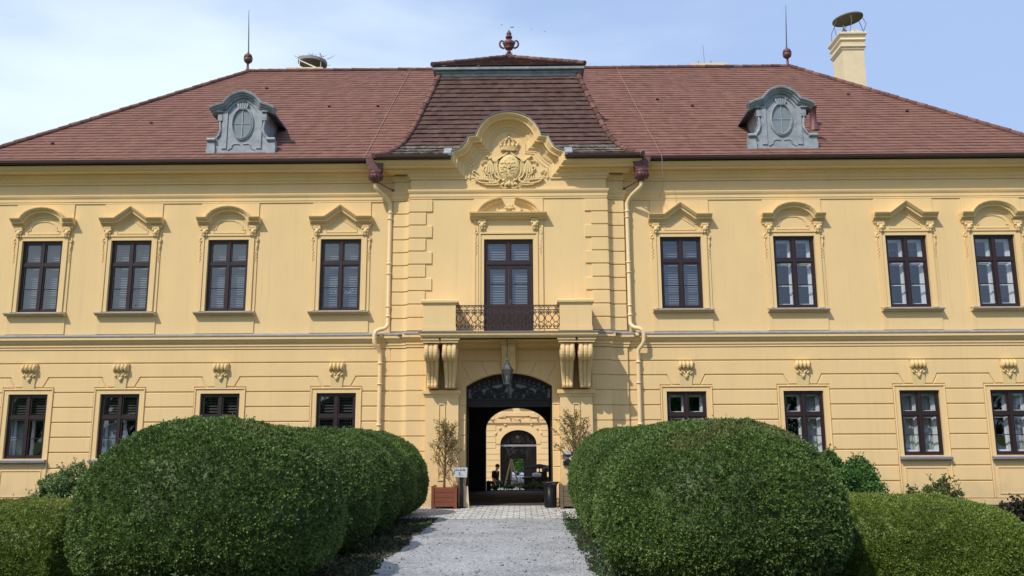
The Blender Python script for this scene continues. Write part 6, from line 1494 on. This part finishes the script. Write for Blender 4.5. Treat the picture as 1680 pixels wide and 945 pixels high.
def litter():
    rg2 = np.random.default_rng(95); mb = MB()
    for k in range(420):
        x = rg2.uniform(-1.6, 1.35); y = rg2.uniform(-15.5, -4.9); e = abs(rg2.normal(0, .009)) + .006
        mb.ball((x, y, GZ + .004 + e * .4), (e, e * .8, e * .6), 6, tint=rg2.random())
    return mb.build('pebbles', M['lead'])
stuff(litter(), 'loose pebbles scattered over the gravel path', 'pebbles')
def fallen():
    rg2 = np.random.default_rng(97); n = 260; P = np.stack([rg2.uniform(-1.6, 1.35, n), rg2.uniform(-15.5, -1.2, n), np.full(n, GZ + .012)], 1); P[:, 0] = np.where(rg2.random(n) < .6, np.where(rg2.random(n) < .5, -1.6 + np.abs(rg2.normal(0, .25, n)), 1.3 - np.abs(rg2.normal(0, .25, n))), P[:, 0])
    return link('fallen_leaves', np_mesh('fallen_leaves', [leaves(P, unit(rg2.normal(size=(n, 3)) * np.array([1, 1, .25])), rg2.uniform(.02, .05, n), .02, rg2.random(n), rg=rg2)], M['darkleaf']))
stuff(fallen(), 'scattered dry leaves on the gravel and paving', 'leaves')
def park():
    rg2 = np.random.default_rng(99); parts = []; mb = MB()
    for k in range(26):
        x = -75 + 6 * k + rg2.uniform(-2, 2); y = -78 + rg2.uniform(-8, 8); h = rg2.uniform(9, 17); r = rg2.uniform(3, 5.5); n = 900
        u = unit(rg2.normal(size=(n, 3))); P = np.array([x, y, h * .58]) + u * np.array([r, r, h * .42]) * (rg2.uniform(.3, 1, n) ** .5)[:, None]; P += vnoise(P, 2.5, k)[:, None] * .9
        parts.append(leaves(P, unit(rg2.normal(size=(n, 3))), 1.2, .8, rg2.random(n), rg=rg2)); st = [[(x + .35 * s_ * math.cos(a), y + .35 * s_ * math.sin(a), z) for a in (0, 1.57, 3.14, 4.71)] for s_, z in ((1, 0), (.4, h * .7))]
        V = np.array(st).reshape(-1, 3); parts.append((V, np.array([[q, (q + 1) % 4, 4 + (q + 1) % 4, 4 + q] for q in range(4)]), 0.2, 0.6))
    return link('park_trees', np_mesh('park_trees', parts, M['shrub']))
stuff(park(), 'dark park trees mirrored in the ground floor window panes', 'trees')
# birds over the roof
for k, (x, y, z, sp_, lab) in enumerate(((.03, 10, 20.08, .11, 'tiny dark bird highest above the urn finial'), (-.43, 10, 20.2, .06, 'faint tiny bird left of the other birds above the urn'), (.89, 10, 19.98, .045, 'faint speck of a bird right of the urn finial'), (1.48, 10, 19.86, .055, 'tiny bird farthest right of the urn, low in the sky'))):
    m = MB(); m.ball((0, 0, 0), (sp_ * .45, sp_ * .25, sp_ * .2), 8)
    for s in (-1, 1): m.add([(s * .05 * sp_, -.1 * sp_, 0), (s * .7 * sp_, -.1 * sp_, .25 * sp_), (s * sp_, .1 * sp_, .15 * sp_), (s * .5 * sp_, .25 * sp_, .15 * sp_), (s * .05 * sp_, .2 * sp_, 0)], [(0, 1, 2, 3, 4)])
    o = m.build('bird', M['black']); o.location = (x, y, z); tag(o, lab, 'bird', 'birds above the roof')
